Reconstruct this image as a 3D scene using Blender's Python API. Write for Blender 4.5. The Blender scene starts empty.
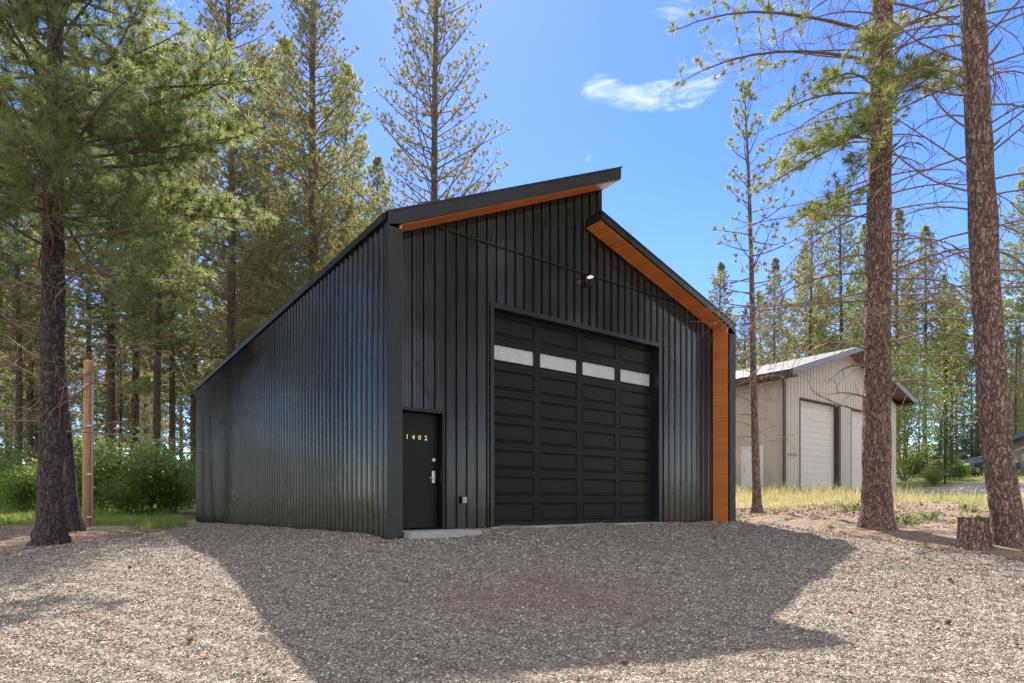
import bpy, bmesh, math, random
import numpy as np
from mathutils import Vector, Matrix
R = math.radians
rnd = random.Random(7)
SC = bpy.context.scene
COL = SC.collection
F = 592.0; HY = 502.0; EYE = 1.6

# ------------------------------------------------------------------ terrain
CP = [(0,0,1.6),(3.3,5.7,1.42),(-3,5.5,1.38),(0,-6,1.65),(-6,-2,1.6),(7,-2,1.6),(6.5,11.2,.85),(5.2,7,1.22),(8,7,1.13),
 (-1.6,9.75,.66),(-1.0,9.9,.66),(0.2,11,.60),(2.0,12.6,.585),(3.6,13.8,.57),(5.9,15.2,.58),
 (-2.3,9.5,.66),(-5,13.4,.66),(-8.5,17.8,.75),(-13.2,24.0,.88),
 (0,8.6,.92),(3,10.6,.88),
 (-9.6,12.3,.85),(-6.2,10.5,.95),(-11,15,.72),(-12.9,18,.68),(-16,12,.8),(-16,25,.62),(-9,7,1.22),(-25,24,.6),(-20,34,.3),(-40,40,0),(-60,80,-.6),(-60,10,.3),
 (7.45,17.6,.30),(7.8,12.7,.60),(8.6,10.3,.80),(12,13,.42),(10,18,.05),(11,8,1.0),(16,10,.5),
 (12.4,26.6,-.50),(9,31,-.55),(18,31,-.60),(24,35.6,-.66),(17,26,-.42),(24,30,-.58),(20,20,.02),(16,21.5,-.08),(25,24,-.10),(32,34,-1.1),
 (34,46,-2.1),(42,50,-2.4),(38,58,-3.6),(48,62,-3.9),(50,70,-5.2),(60,45,-3),(30,75,-4.6),(90,90,-7),(120,60,-6),(60,10,-1),
 (5,40,-.5),(-8,36,-.1),(0,70,-1.5),(0,150,-3),(-120,150,-2),(120,150,-8),(0,300,-6),(-300,0,0),(300,0,-4),(-300,300,-4),(300,300,-12),
 (0,-60,1.8),(-60,-60,1.8),(60,-60,1.8),(0,-300,2),(-300,-300,2),(300,-300,2)]
CA = np.array(CP, float); CA[:,2] = EYE - CA[:,2]
def _phi(r2): return 0.5*r2*np.log(r2+1e-9)
def _fit():
    P = CA[:,:2]; n=len(P)
    K = _phi(((P[:,None]-P[None])**2).sum(-1)); K[np.diag_indices(n)] = 1.5
    Q = np.c_[np.ones(n),P]
    A = np.zeros((n+3,n+3)); A[:n,:n]=K; A[:n,n:]=Q; A[n:,:n]=Q.T
    return np.linalg.solve(A, np.r_[CA[:,2],0,0,0])
TW = _fit()
def gz(x, y):
    x = np.atleast_1d(np.asarray(x,float)); y=np.atleast_1d(np.asarray(y,float)); sh=x.shape
    x=x.ravel(); y=y.ravel(); out=np.empty(len(x))
    for a in range(0,len(x),20000):
        xs=x[a:a+20000]; ys=y[a:a+20000]
        r2=(xs[:,None]-CA[None,:,0])**2+(ys[:,None]-CA[None,:,1])**2
        out[a:a+20000]=_phi(r2)@TW[:-3]+TW[-3]+TW[-2]*xs+TW[-1]*ys
    out += 0.018*np.sin(x*1.7+.6*np.sin(y*1.3))*np.sin(y*1.9+.5)+0.01*np.sin(x*4.1+y*3.3)
    return out.reshape(sh)
def g1(x,y): return float(gz(x,y)[0])
def at(px,py):
    Z=np.concatenate([np.arange(2,40,.03),np.arange(40,140,.2)])
    X=(px-512)/F*Z; z=EYE+(HY-py)/F*Z
    d=z-gz(X,Z); i=np.where(d<0)[0]
    i = i[0] if len(i) else len(Z)-1
    return Vector((X[i],Z[i],g1(X[i],Z[i])))
def pz(px,Z):
    X=(px-512)/F*Z
    return Vector((X,Z,g1(X,Z)))

# ------------------------------------------------------------------ object helpers
def tag(o,label=None,cat=None,group=None,kind=None):
    if label: o['label']=label
    if cat: o['category']=cat
    if group: o['group']=group
    if kind: o['kind']=kind
    return o
def empty(name,loc,label,cat,group=None,rz=0):
    o=bpy.data.objects.new(name,None); COL.objects.link(o); o.empty_display_size=.3
    o.location=loc; o.rotation_euler=(0,0,rz); return tag(o,label,cat,group)
def link(name,me,mat=None,parent=None):
    o=bpy.data.objects.new(name,me); COL.objects.link(o)
    if mat and len(me.materials)==0: me.materials.append(mat)
    if parent: o.parent=parent
    return o
def dup(root,loc,rz,sc,label,group):
    r=root.copy(); COL.objects.link(r); r.location=loc; r.rotation_euler=(0,0,rz); r.scale=sc; r['label']=label; r['group']=group
    for ch in root.children:
        c=ch.copy(); COL.objects.link(c); c.parent=r
        for g in ch.children:
            d=g.copy(); COL.objects.link(d); d.parent=c
    return r
def npmesh(name,verts,faces,k,smooth=False):
    """faces: (n,k) array"""
    me=bpy.data.meshes.new(name); n=len(faces)
    me.vertices.add(len(verts)); me.vertices.foreach_set('co',np.asarray(verts,np.float32).ravel())
    me.loops.add(n*k); me.loops.foreach_set('vertex_index',np.asarray(faces,np.int32).ravel())
    me.polygons.add(n); me.polygons.foreach_set('loop_start',np.arange(0,n*k,k,dtype=np.int32))
    me.polygons.foreach_set('use_smooth',np.full(n,smooth)); me.update(calc_edges=True); return me
class MB:
    def __init__(s): s.v=[]; s.f=[]
    def add(s,vs,fs):
        b=len(s.v); s.v+= [tuple(v) for v in vs]; s.f+=[tuple(b+i for i in f) for f in fs]; return s
    def box(s,x0,x1,y0,y1,z0,z1):
        return s.add([(x0,y0,z0),(x1,y0,z0),(x1,y1,z0),(x0,y1,z0),(x0,y0,z1),(x1,y0,z1),(x1,y1,z1),(x0,y1,z1)],
          [(0,3,2,1),(4,5,6,7),(0,1,5,4),(1,2,6,5),(2,3,7,6),(3,0,4,7)])
    def prism(s,poly,y0,y1):           # poly of (x,z) extruded along y
        n=len(poly); vs=[(x,y0,z) for x,z in poly]+[(x,y1,z) for x,z in poly]
        return s.add(vs,[tuple(range(n)),tuple(range(2*n-1,n-1,-1))]+[(i,i+n,(i+1)%n+n,(i+1)%n) for i in range(n)])
    def tube(s,pts,rad,n=8,cap=True):
        pts=[Vector(p) for p in pts]; rings=[]; b0=len(s.v); vs=[]
        up=Vector((.1,.2,1)).normalized()
        for i,p in enumerate(pts):
            d=(pts[min(i+1,len(pts)-1)]-pts[max(i-1,0)]).normalized()
            a=d.cross(up)
            if a.length<.1: a=d.cross(Vector((1,0,0)))
            a.normalize(); b=d.cross(a); r=rad[i] if isinstance(rad,(list,tuple)) else rad
            vs+=[p+(a*math.cos(2*math.pi*k/n)+b*math.sin(2*math.pi*k/n))*r for k in range(n)]
        fs=[(i*n+k,i*n+(k+1)%n,(i+1)*n+(k+1)%n,(i+1)*n+k) for i in range(len(pts)-1) for k in range(n)]
        if cap: fs+=[tuple(range(n-1,-1,-1)),tuple((len(pts)-1)*n+k for k in range(n))]
        return s.add(vs,fs)
    def build(s,name,mat,parent=None,smooth=False,bevel=0):
        me=bpy.data.meshes.new(name); me.from_pydata(s.v,[],s.f); me.update()
        bm=bmesh.new(); bm.from_mesh(me); bmesh.ops.recalc_face_normals(bm,faces=bm.faces)
        if bevel: bmesh.ops.bevel(bm,geom=[e for e in bm.edges if len(e.link_faces)==2 and e.calc_face_angle(0)>.6],offset=bevel,segments=2,affect='EDGES',clamp_overlap=True)
        bm.to_mesh(me); bm.free()
        if smooth: me.polygons.foreach_set('use_smooth',[True]*len(me.polygons))
        return link(name,me,mat,parent)

# ------------------------------------------------------------------ materials
class NT:
    def __init__(s,name):
        s.m=bpy.data.materials.new(name); s.m.use_nodes=True; s.t=s.m.node_tree; s.n=s.t.nodes; s.p=s.n['Principled BSDF']; s.out=s.n['Material Output']
    def node(s,typ,**kw):
        n=s.n.new(typ)
        for k,v in kw.items():
            if k in n.inputs.keys() if isinstance(k,str) else False: n.inputs[k].default_value=v
            else: setattr(n,k,v)
        return n
    def L(s,a,b): s.t.links.new(a,b)
    def coord(s,scale=(1,1,1),world=False):
        mp=s.n.new('ShaderNodeMapping'); mp.inputs['Scale'].default_value=scale
        if world: g=s.n.new('ShaderNodeNewGeometry'); s.L(g.outputs['Position'],mp.inputs['Vector'])
        else: g=s.n.new('ShaderNodeTexCoord'); s.L(g.outputs['Object'],mp.inputs['Vector'])
        return mp.outputs['Vector']
    def noise(s,vec,scale,detail=4,rough=.55,dist=0):
        n=s.n.new('ShaderNodeTexNoise'); s.L(vec,n.inputs['Vector']); n.inputs['Scale'].default_value=scale; n.inputs['Detail'].default_value=detail; n.inputs['Roughness'].default_value=rough; n.inputs['Distortion'].default_value=dist
        return n
    def vor(s,vec,scale,feat='F1',rand=1):
        n=s.n.new('ShaderNodeTexVoronoi'); s.L(vec,n.inputs['Vector']); n.feature=feat; n.inputs['Scale'].default_value=scale; n.inputs['Randomness'].default_value=rand
        return n
    def ramp(s,fac,stops):
        n=s.n.new('ShaderNodeValToRGB'); s.L(fac,n.inputs['Fac']); e=n.color_ramp.elements
        while len(e)<len(stops): e.new(.5)
        for i,(p,c) in enumerate(stops): e[i].position=p; e[i].color=(*c,1) if len(c)==3 else c
        return n.outputs['Color']
    def mix(s,fac,a,b,blend='MIX'):
        n=s.n.new('ShaderNodeMix'); n.data_type='RGBA'; n.blend_type=blend
        for sock,v in ((n.inputs['Factor'],fac),(n.inputs[6],a),(n.inputs[7],b)):
            if hasattr(v,'links'): s.L(v,sock)
            elif isinstance(v,(int,float)): sock.default_value=v
            else: sock.default_value=(*v,1)
        return n.outputs[2]
    def math(s,op,a,b=None,c=None):
        n=s.n.new('ShaderNodeMath'); n.operation=op
        for i,v in enumerate((a,b,c)):
            if v is None: continue
            if hasattr(v,'links'): s.L(v,n.inputs[i])
            else: n.inputs[i].default_value=v
        return n.outputs[0]
    def bump(s,h,strength,dist,normal=None):
        n=s.n.new('ShaderNodeBump'); s.L(h,n.inputs['Height']); n.inputs['Strength'].default_value=strength; n.inputs['Distance'].default_value=dist
        if normal: s.L(normal,n.inputs['Normal'])
        return n.outputs['Normal']
    def set(s,base=None,rough=None,metal=None,normal=None,**kw):
        for k,v in (('Base Color',base),('Roughness',rough),('Metallic',metal),('Normal',normal),*[(a.replace('_',' '),b) for a,b in kw.items()]):
            if v is None: continue
            i=s.p.inputs[k]
            if hasattr(v,'links'): s.L(v,i)
            elif isinstance(v,(tuple,list)): i.default_value=(*v,1)
            else: i.default_value=v
        return s.m
def plain(name,c,rough=.5,metal=0,var=.12,scale=6,**kw):
    t=NT(name); v=t.coord(); n=t.noise(v,scale,5)
    col=t.mix(n.outputs['Fac'],tuple(x*(1-var) for x in c),tuple(min(1,x*(1+var)) for x in c))
    rr=t.math('MULTIPLY_ADD',n.outputs['Fac'],.12,rough-.06)
    return t.set(col,rr,metal,**kw)
def metal_paint(name,c,rough,dust=(.20,.18,.15),dustamt=.35,spec=.5):
    t=NT(name); v=t.coord((1,1,.25)); n=t.noise(v,3.0,6,.6); n2=t.noise(t.coord((6,6,.4)),4,4)
    sep=t.n.new('ShaderNodeSeparateXYZ'); tc=t.n.new('ShaderNodeTexCoord'); t.L(tc.outputs['Object'],sep.inputs[0])
    low=t.n.new('ShaderNodeMapRange'); t.L(sep.outputs['Z'],low.inputs['Value']); low.inputs['From Min'].default_value=1.3; low.inputs['From Max'].default_value=-.1
    d=t.math('MULTIPLY',low.outputs[0],t.math('MULTIPLY',n2.outputs['Fac'],dustamt))
    col=t.mix(n.outputs['Fac'],tuple(x*.8 for x in c),tuple(x*1.25 for x in c)); col=t.mix(d,col,dust)
    rr=t.math('MULTIPLY_ADD',n.outputs['Fac'],.22,rough-.11); rr=t.math('ADD',rr,t.math('MULTIPLY',d,.5))
    wav=t.noise(t.coord((1.6,1.6,1.1)),2.0,3)
    t.set(col,rr,0,t.bump(wav.outputs['Fac'],.25,.02)); t.p.inputs['Specular IOR Level'].default_value=spec
    return t.m
M={}
M['black_metal']=metal_paint('black_ribbed_steel',(.009,.010,.011),.15,spec=.60,dustamt=.06)
M['trim_metal']=metal_paint('black_trim_steel',(.018,.0195,.022),.27,spec=.42,dustamt=.05)
M['seam']=plain('matt_black_trim',(.008,.008,.009),.5)  # near-black colour of flashings, trims and small fittings
def wood():
    t=NT('cedar_boards'); tc=t.n.new('ShaderNodeTexCoord'); sep=t.n.new('ShaderNodeSeparateXYZ'); t.L(tc.outputs['Object'],sep.inputs[0])
    s_=t.math('ADD',sep.outputs['X'],sep.outputs['Z']); k=t.math('DIVIDE',s_,.088); fl=t.math('FLOOR',k); fr=t.math('FRACT',k)
    wn=t.n.new('ShaderNodeTexWhiteNoise'); wn.noise_dimensions='1D'; t.L(fl,wn.inputs['W'])
    cmb=t.n.new('ShaderNodeCombineXYZ'); t.L(s_,cmb.inputs[0]); t.L(t.math('MULTIPLY_ADD',sep.outputs['Y'],.12,t.math('MULTIPLY',fl,3.7)),cmb.inputs[1])
    n=t.noise(cmb.outputs[0],26,6,.65,.4); n2=t.noise(t.coord((1,1,1)),2.3,3)
    c=t.mix(n.outputs['Fac'],(.72,.17,.035),(.98,.36,.09)); c=t.mix(t.math('MULTIPLY',wn.outputs['Value'],.85),c,(.62,.20,.055)); c=t.mix(t.math('MULTIPLY',n2.outputs['Fac'],.35),c,(.78,.31,.10))
    gap=t.math('GREATER_THAN',t.math('ABSOLUTE',t.math('SUBTRACT',fr,.5)),.455)
    c=t.mix(t.math('MULTIPLY',gap,.6),c,(.16,.045,.015))
    return t.set(c,.42,0,t.bump(t.math('SUBTRACT',n.outputs['Fac'],t.math('MULTIPLY',gap,1.5)),.4,.004))
M['wood']=wood()
def door_mat():
    t=NT('garage_door_woodgrain'); n=t.noise(t.coord((1.2,1,26)),3.2,6,.65,.25)
    c=t.mix(n.outputs['Fac'],(.007,.006,.0055),(.021,.018,.016))
    t.p.inputs['Specular IOR Level'].default_value=.22; return t.set(c,.46,0,t.bump(n.outputs['Fac'],.35,.004))
M['door']=door_mat()
M['entry']=plain('black_painted_steel',(.010,.010,.010),.42,0,.2,2,Specular_IOR_Level=.25)
def frosted():
    t=NT('obscure_glass'); v=t.coord(); n=t.vor(v,42); n2=t.noise(v,9,4)
    c=t.mix(n.outputs['Distance'],(.72,.74,.75),(.28,.30,.32)); c=t.mix(t.math('MULTIPLY',n2.outputs['Fac'],.4),c,(.82,.83,.84))
    return t.set(c,.18,0,t.bump(n.outputs['Distance'],.7,.01))
M['frost']=frosted()
M['brass']=plain('polished_brass',(.80,.62,.28),.25,.9)
M['nickel']=plain('satin_nickel',(.62,.61,.59),.28,.9)
M['grey_pl']=plain('grey_plastic',(.42,.43,.44),.4)
M['white_t']=plain('white_paint',(.78,.77,.74),.45)
def concrete():
    t=NT('concrete'); v=t.coord(); n=t.noise(v,7,8,.7); 
    return t.set(t.ramp(n.outputs['Fac'],[(.25,(.30,.295,.28)),(.75,(.50,.49,.47))]),.85,0,t.bump(n.outputs['Fac'],.4,.01))
M['conc']=concrete()
def emis(name,c,s):
    t=NT(name); t.set((.8,.7,.55),.3); t.p.inputs['Emission Color'].default_value=(*c,1); t.p.inputs['Emission Strength'].default_value=s; return t.m
M['lens']=emis('lit_lamp_lens',(1,.80,.68),.35)
M['lens2']=emis('lit_porch_lamp',(1,.50,.22),3.0)
M['tan']=metal_paint('tan_ribbed_steel',(.50,.45,.39),.5,(.25,.2,.15),.3,.3)
M['tan_door']=plain('cream_door',(.62,.56,.49),.5)
M['greyroof']=metal_paint('grey_roof_steel',(.22,.225,.22),.5,(.3,.28,.22),.3,.5)
M['fascia_g']=plain('slate_fascia',(.16,.16,.19),.5)
M['brown']=plain('brown_trim',(.075,.05,.04),.6)
M['bsoffit']=plain('brown_soffit_wood',(.24,.13,.08),.7)
M['palewall']=metal_paint('pale_shed_wall',(.50,.46,.38),.55,(.25,.2,.15),.4,.3)
M['blueroof']=plain('pale_blue_roof',(.45,.58,.66),.35)
M['greentrim']=plain('dark_green_trim',(.02,.08,.06),.5)
M['teal']=plain('teal_car_paint',(.03,.14,.16),.22,.2,.1,2,Coat_Weight=.6)
M['glass']=plain('dark_glass',(.05,.07,.09),.06)
M['rubber']=plain('rubber',(.02,.02,.02),.8)
M['orange']=plain('orange_plastic',(.60,.13,.05),.45)

def bark(name,c1,c2,c3,sc=1.0):
    t=NT(name); w=t.noise(t.coord((3,3,1.5)),2.5,4,.6)
    def warped(v,k):
        vd=t.n.new('ShaderNodeVectorMath'); vd.operation='MULTIPLY_ADD'; t.L(w.outputs['Color'],vd.inputs[0]); vd.inputs[1].default_value=(k,k,k); t.L(v,vd.inputs[2]); return vd.outputs[0]
    e=t.vor(warped(t.coord((10*sc,10*sc,3.0*sc)),1.9),1.5,'DISTANCE_TO_EDGE'); e2=t.vor(warped(t.coord((22*sc,22*sc,8*sc)),2.5),1.5,'DISTANCE_TO_EDGE'); cell=t.vor(warped(t.coord((22*sc,22*sc,8*sc)),2.5),1.5)
    f=t.noise(t.coord((34,34,15)),2.2,6,.75); big=t.noise(t.coord((1.5,1.5,.6)),2,3)
    crack=t.ramp(e.outputs['Distance'],[(0,(0,0,0)),(.16,(1,1,1))]); cr2=t.ramp(e2.outputs['Distance'],[(0,(.3,.3,.3)),(.12,(1,1,1))])
    cc=t.math('MULTIPLY',crack,cr2)
    c=t.mix(t.ramp(f.outputs['Fac'],[(.3,(0,0,0)),(.7,(1,1,1))]),c1,c2); sp=t.n.new('ShaderNodeSeparateColor'); t.L(cell.outputs['Color'],sp.inputs[0])
    c=t.mix(t.math('MULTIPLY',sp.outputs[0],.55),c,c3); c=t.mix(t.math('MULTIPLY',t.ramp(big.outputs['Fac'],[(.45,(0,0,0)),(.7,(1,1,1))]),.35),c,tuple(x*.75 for x in c2))
    c=t.mix(cc,tuple(x*.28 for x in c1),c)
    hgt=t.math('ADD',cc,t.math('MULTIPLY',f.outputs['Fac'],.8))
    return t.set(c,.9,0,t.bump(hgt,1.0,.045))
M['bark_red']=bark('bark_reddish_pine',(.36,.22,.185),(.76,.55,.48),(.78,.44,.32))
M['bark_dark']=bark('bark_dark_pine',(.10,.078,.082),(.27,.22,.225),(.30,.215,.18))
M['bark_mid']=bark('bark_grey_brown_pine',(.13,.09,.07),(.30,.22,.18),(.36,.22,.15),1.3)
def twig(name,c1,c2):
    t=NT(name); n=t.noise(t.coord(),7,4); return t.set(t.mix(n.outputs['Fac'],c1,c2),.85)
M['twig']=twig('branch_bark',(.10,.072,.055),(.25,.19,.15))
M['twig_d']=twig('dead_branch_bark',(.13,.085,.06),(.36,.25,.19))
def leaf(name,c1,c2,c3,tr=.5,rough=.5,sc=1.0):
    t=NT(name); v=t.coord(); n=t.noise(v,.9*sc,3); n2=t.noise(v,9*sc,2); oi=t.n.new('ShaderNodeObjectInfo')
    c=t.mix(t.ramp(n.outputs['Fac'],[(.35,(0,0,0)),(.65,(1,1,1))]),c1,c2); c=t.mix(t.ramp(n2.outputs['Fac'],[(.45,(0,0,0)),(.75,(1,1,1))]),c,c3)
    c=t.mix(t.math('MULTIPLY',oi.outputs['Random'],.3),c,tuple(x*.7 for x in c1))
    t.set(c,rough); tl=t.n.new('ShaderNodeBsdfTranslucent'); t.L(t.mix(.5,c,c3),tl.inputs['Color'])
    mx=t.n.new('ShaderNodeMixShader'); mx.inputs[0].default_value=tr; t.L(t.p.outputs[0],mx.inputs[1]); t.L(tl.outputs[0],mx.inputs[2]); t.L(mx.outputs[0],t.out.inputs['Surface'])
    return t.m
M['needle']=leaf('pine_needles_olive',(.13,.155,.05),(.26,.27,.09),(.44,.41,.18))
M['needle_g']=leaf('pine_needles_green',(.12,.19,.06),(.25,.31,.095),(.44,.47,.18))
M['needle_y']=leaf('pine_needles_yellow_green',(.17,.23,.05),(.30,.35,.09),(.42,.45,.16))
M['fir']=leaf('fir_needles',(.04,.085,.035),(.08,.13,.05),(.16,.21,.08),.4)
M['leaf']=leaf('shrub_leaves',(.07,.14,.03),(.16,.25,.05),(.32,.40,.10),.5)
M['leaf_y']=leaf('light_tree_leaves',(.15,.22,.04),(.22,.30,.07),(.33,.36,.12),.5)
M['grass']=leaf('green_grass_blades',(.17,.28,.04),(.27,.38,.06),(.40,.44,.13),.5,.5,.8)
M['drygrass']=leaf('dry_grass_blades',(.58,.47,.24),(.72,.62,.36),(.34,.38,.13),.45,.6,.8)

# ------------------------------------------------------------------ zones of the ground
def seg(px_list): return [at(a,b) for a,b in px_list]
RIGHT_EDGE=[(737,522),(790,529),(842,538),(900,542),(948,549),(1022,560)]
re=[at(a,b) for a,b in RIGHT_EDGE]
drive=[(5.4,15.9)]+[(p.x,p.y) for p in re]+[(12,7.8),(20,5),(26,-10),(-26,-10),(-22,6),(-12,9.2),(-9.8,11.0),(-8.6,12.6),(-8.7,15.0),(-10.3,19),(-13.0,23.6),(-14.2,25.6),(-9,30),(0,30),(5,16.5)]
def sdist(x,y,poly):
    P=np.array(poly); n=len(P); d=np.full(x.shape,1e9); ins=np.zeros(x.shape,bool)
    for i in range(n):
        a=P[i]; b=P[(i+1)%n]; e=b-a; L=(e**2).sum()
        t=np.clip(((x-a[0])*e[0]+(y-a[1])*e[1])/L,0,1)
        d=np.minimum(d,np.hypot(x-a[0]-t*e[0],y-a[1]-t*e[1]))
        c=((a[1]>y)!=(b[1]>y)); ins^= c&(x<(b[0]-a[0])*(y-a[1])/((b[1]-a[1]) if b[1]!=a[1] else 1e-9)+a[0])
    return np.where(ins,d,-d)
far_drive=[(12.3,26.6),(13.6,22.8),(17.5,21.6),(19.5,18.3),(25,18.6),(34,26),(40,30),(60,33),(60,38),(40,37),(27.5,38.5),(24.5,36)]
def wob(x,y): return .13*np.sin(x*2.3+1.1*np.sin(y*1.9))+.10*np.sin(y*3.1+x*1.3)+.05*np.sin(x*7+y*5.3)
def drive_d(x,y): return sdist(x,y,drive)+wob(x,y)
def far_d(x,y): return sdist(x,y,far_drive)+2*wob(x,y)

def gridpts(segs):
    out=[]
    for a,b,s in segs: out+=list(np.arange(a,b,s))
    return np.array(sorted(set(np.round(out,4))))
gx=gridpts([(-2200,-300,380),(-300,-80,22),(-80,-24,4),(-24,-13,.6),(-13,13,.16),(13,26,.6),(26,80,3),(80,300,20),(300,2400,400)])
gy=gridpts([(-2200,-300,380),(-300,-60,22),(-60,-8,4),(-8,3,.5),(3,20,.16),(20,34,.5),(34,90,3),(90,300,20),(300,2600,400)])
XX,YY=np.meshgrid(gx,gy)
cx_=np.clip(XX,-300,300); cy_=np.clip(YY,-300,300)
ZZ=gz(cx_,cy_)
nx,ny=len(gx),len(gy)
idx=np.arange(nx*ny).reshape(ny,nx)
quads=np.stack([idx[:-1,:-1],idx[:-1,1:],idx[1:,1:],idx[1:,:-1]],-1).reshape(-1,4)
# mounded litter and soil outside the gravel
D=drive_d(XX,YY)
bumpy=(.035*np.sin(XX*3.7+2*np.sin(YY*2.1))*np.sin(YY*4.3+1.7*np.sin(XX*1.3)))*np.clip(-D/1.0,0,1)
bank=.10*np.exp(-((-D-1.0)/.8)**2)*(XX>6)*(YY<16)
gme=npmesh('ground',np.stack([XX,YY,ZZ+bumpy+bank],-1).reshape(-1,3),quads,4,True)
def ground_zone():
    X=XX.ravel(); Y=YY.ravel()
    g=np.zeros((len(X),4),np.float32); g[:,3]=1
    left=(X<-8)&(Y>16.2+.8*np.sin(X*.9)+.4*np.sin(X*2.7)); g[left,0]=1
    meadow=np.clip((Y-17.5-.7*np.sin(X*1.1)-.5*np.sin(X*2.9))/1.2,0,1)*(X>4); g[:,1]=meadow
    fresh=np.clip((X-17)/4+.4*np.sin(Y*.8),0,1)*(X>6)*(Y>14); g[:,0]=np.maximum(g[:,0],fresh*.7)
    g[:,2]=np.clip(far_d(X,Y)/.5+.5,0,1)
    return g
at_=gme.color_attributes.new('zone','FLOAT_COLOR','POINT'); at_.data.foreach_set('color',ground_zone().ravel())
def ground_mat():
    t=NT('forest_soil'); a=t.n.new('ShaderNodeAttribute'); a.attribute_name='zone'; sp=t.n.new('ShaderNodeSeparateColor'); t.L(a.outputs['Color'],sp.inputs[0])
    v=t.coord((1,1,1),True); n=t.noise(v,1.1,6,.65); f=t.noise(v,26,5,.75); b=t.noise(v,6,5,.7); vo=t.vor(v,34)
    soil=t.ramp(f.outputs['Fac'],[(.32,(.09,.06,.04)),(.5,(.28,.20,.145)),(.68,(.55,.43,.33))])
    lit=t.ramp(b.outputs['Fac'],[(.38,(.13,.08,.05)),(.6,(.34,.26,.19))]); soil=t.mix(.45,soil,lit)
    grass=t.ramp(b.outputs['Fac'],[(.3,(.06,.10,.02)),(.7,(.16,.21,.05))]); dry=t.ramp(b.outputs['Fac'],[(.3,(.22,.17,.09)),(.7,(.42,.35,.17))])
    c=t.mix(t.math('MULTIPLY',sp.outputs[1],t.ramp(n.outputs['Fac'],[(.30,(.35,.35,.35)),(.5,(1,1,1))])),soil,dry)
    c=t.mix(t.math('MULTIPLY',sp.outputs[0],t.ramp(n.outputs['Fac'],[(.25,(.3,.3,.3)),(.45,(1,1,1))])),c,grass)
    c=t.mix(sp.outputs[2],c,t.ramp(vo.outputs['Color'],[(0,(.15,.135,.125)),(1,(.36,.33,.31))]))
    h=t.math('ADD',t.math('MULTIPLY',b.outputs['Fac'],1.5),f.outputs['Fac'])
    return t.set(c,.95,0,t.bump(h,.9,.05))
M['ground']=ground_mat()
tag(link('ground',gme,M['ground']),kind='structure')

# gravel sheet
qx=gridpts([(-28,-14,.7),(-14,13,.13),(13,28,.7)]); qy=gridpts([(-12,2.6,.6),(2.6,19,.13),(19,27,.3)])
GX,GY=np.meshgrid(qx,qy); GD=drive_d(GX,GY)
def gravel_z(x,y,d=None):
    if d is None: d=drive_d(x,y)
    ruts=.050*np.sin((y-.22*x)*6.5+.5*np.sin(x*.7))*np.clip((x-2.0)/2.5,0,1)*np.clip((14-y)/2,0,1)*np.clip((y-6)/1.5,0,1)*(.6+.4*np.sin(x*1.3+y))
    fluff=.010*np.sin(x*6.1+1.3*np.sin(y*5))*np.sin(y*6.7+x)+.008*np.sin(x*13+y*3)*np.sin(y*15-x*4)
    return gz(x,y)+np.clip(d*.16,-.12,.045)+(ruts+fluff)*np.clip(d,0,1)
GZ=gravel_z(GX,GY,GD)
gi=np.arange(GX.size).reshape(GX.shape)
q=np.stack([gi[:-1,:-1],gi[:-1,1:],gi[1:,1:],gi[1:,:-1]],-1).reshape(-1,4)
keep=(GD.ravel()[q].max(1)>-.9); q=q[keep]; used=np.unique(q); rm=-np.ones(GX.size,int); rm[used]=np.arange(len(used))
gvm=npmesh('gravel_driveway',np.stack([GX,GY,GZ],-1).reshape(-1,3)[used],rm[q],4,True)
def redpatch(nt,v):
    n2=nt.noise(v,1.3,4,.6); vm=nt.n.new('ShaderNodeVectorMath'); vm.operation='DISTANCE'; mp=nt.n.new('ShaderNodeMapping'); nt.L(v,mp.inputs[0]); mp.inputs['Scale'].default_value=(.30,.40,0); nt.L(mp.outputs[0],vm.inputs[0]); vm.inputs[1].default_value=(.5*.30,7.2*.40,0)
    return nt.ramp(nt.math('ADD',vm.outputs['Value'],nt.math('MULTIPLY',n2.outputs['Fac'],1.1)),[(.9,(.85,.85,.85)),(1.0,(.4,.4,.4))] if 0 else [(.75,(.85,.85,.85)),(1.25,(0,0,0))])
def gravel_mat(name,stones):
    t=NT(name); v=t.coord((1,1,1),True); vo=t.vor(v,48 if not stones else 30); sp=t.n.new('ShaderNodeSeparateColor')
    if stones:
        a=t.n.new('ShaderNodeAttribute'); a.attribute_name='tone'; t.L(a.outputs['Color'],sp.inputs[0])
    else: t.L(vo.outputs['Color'],sp.inputs[0])
    c=t.ramp(sp.outputs[0],[(0,(.030,.023,.017)),(.3,(.125,.100,.073)),(.6,(.28,.235,.178)),(.88,(.50,.435,.345)),(1,(.86,.78,.65))])
    red=t.ramp(sp.outputs[1],[(0,(.10,.042,.035)),(.5,(.24,.115,.092)),(1,(.42,.25,.205))])
    m=t.math('MULTIPLY',redpatch(t,v),t.math('GREATER_THAN',sp.outputs[2],.30)); base=t.math('GREATER_THAN',sp.outputs[2],.85)
    c=t.mix(t.math('MAXIMUM',m,base),c,red)
    f=t.noise(v,90,4,.7); c=t.mix(.35,c,t.mix(f.outputs['Fac'],(.10,.085,.07),(.42,.38,.33)))
    if stones: return t.set(c,.85,0,t.bump(f.outputs['Fac'],.4,.004))
    h=t.math('ADD',t.math('MULTIPLY',vo.outputs['Distance'],-1.4),t.math('MULTIPLY',sp.outputs[1],.6))
    return t.set(c,.92,0,t.bump(t.math('ADD',h,t.math('MULTIPLY',f.outputs['Fac'],.5)),.85,.022))
M['gravel']=gravel_mat('crushed_gravel',False); M['stone']=gravel_mat('crushed_gravel_stones',True)
tag(link('gravel_driveway',gvm,M['gravel']),kind='structure')

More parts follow.
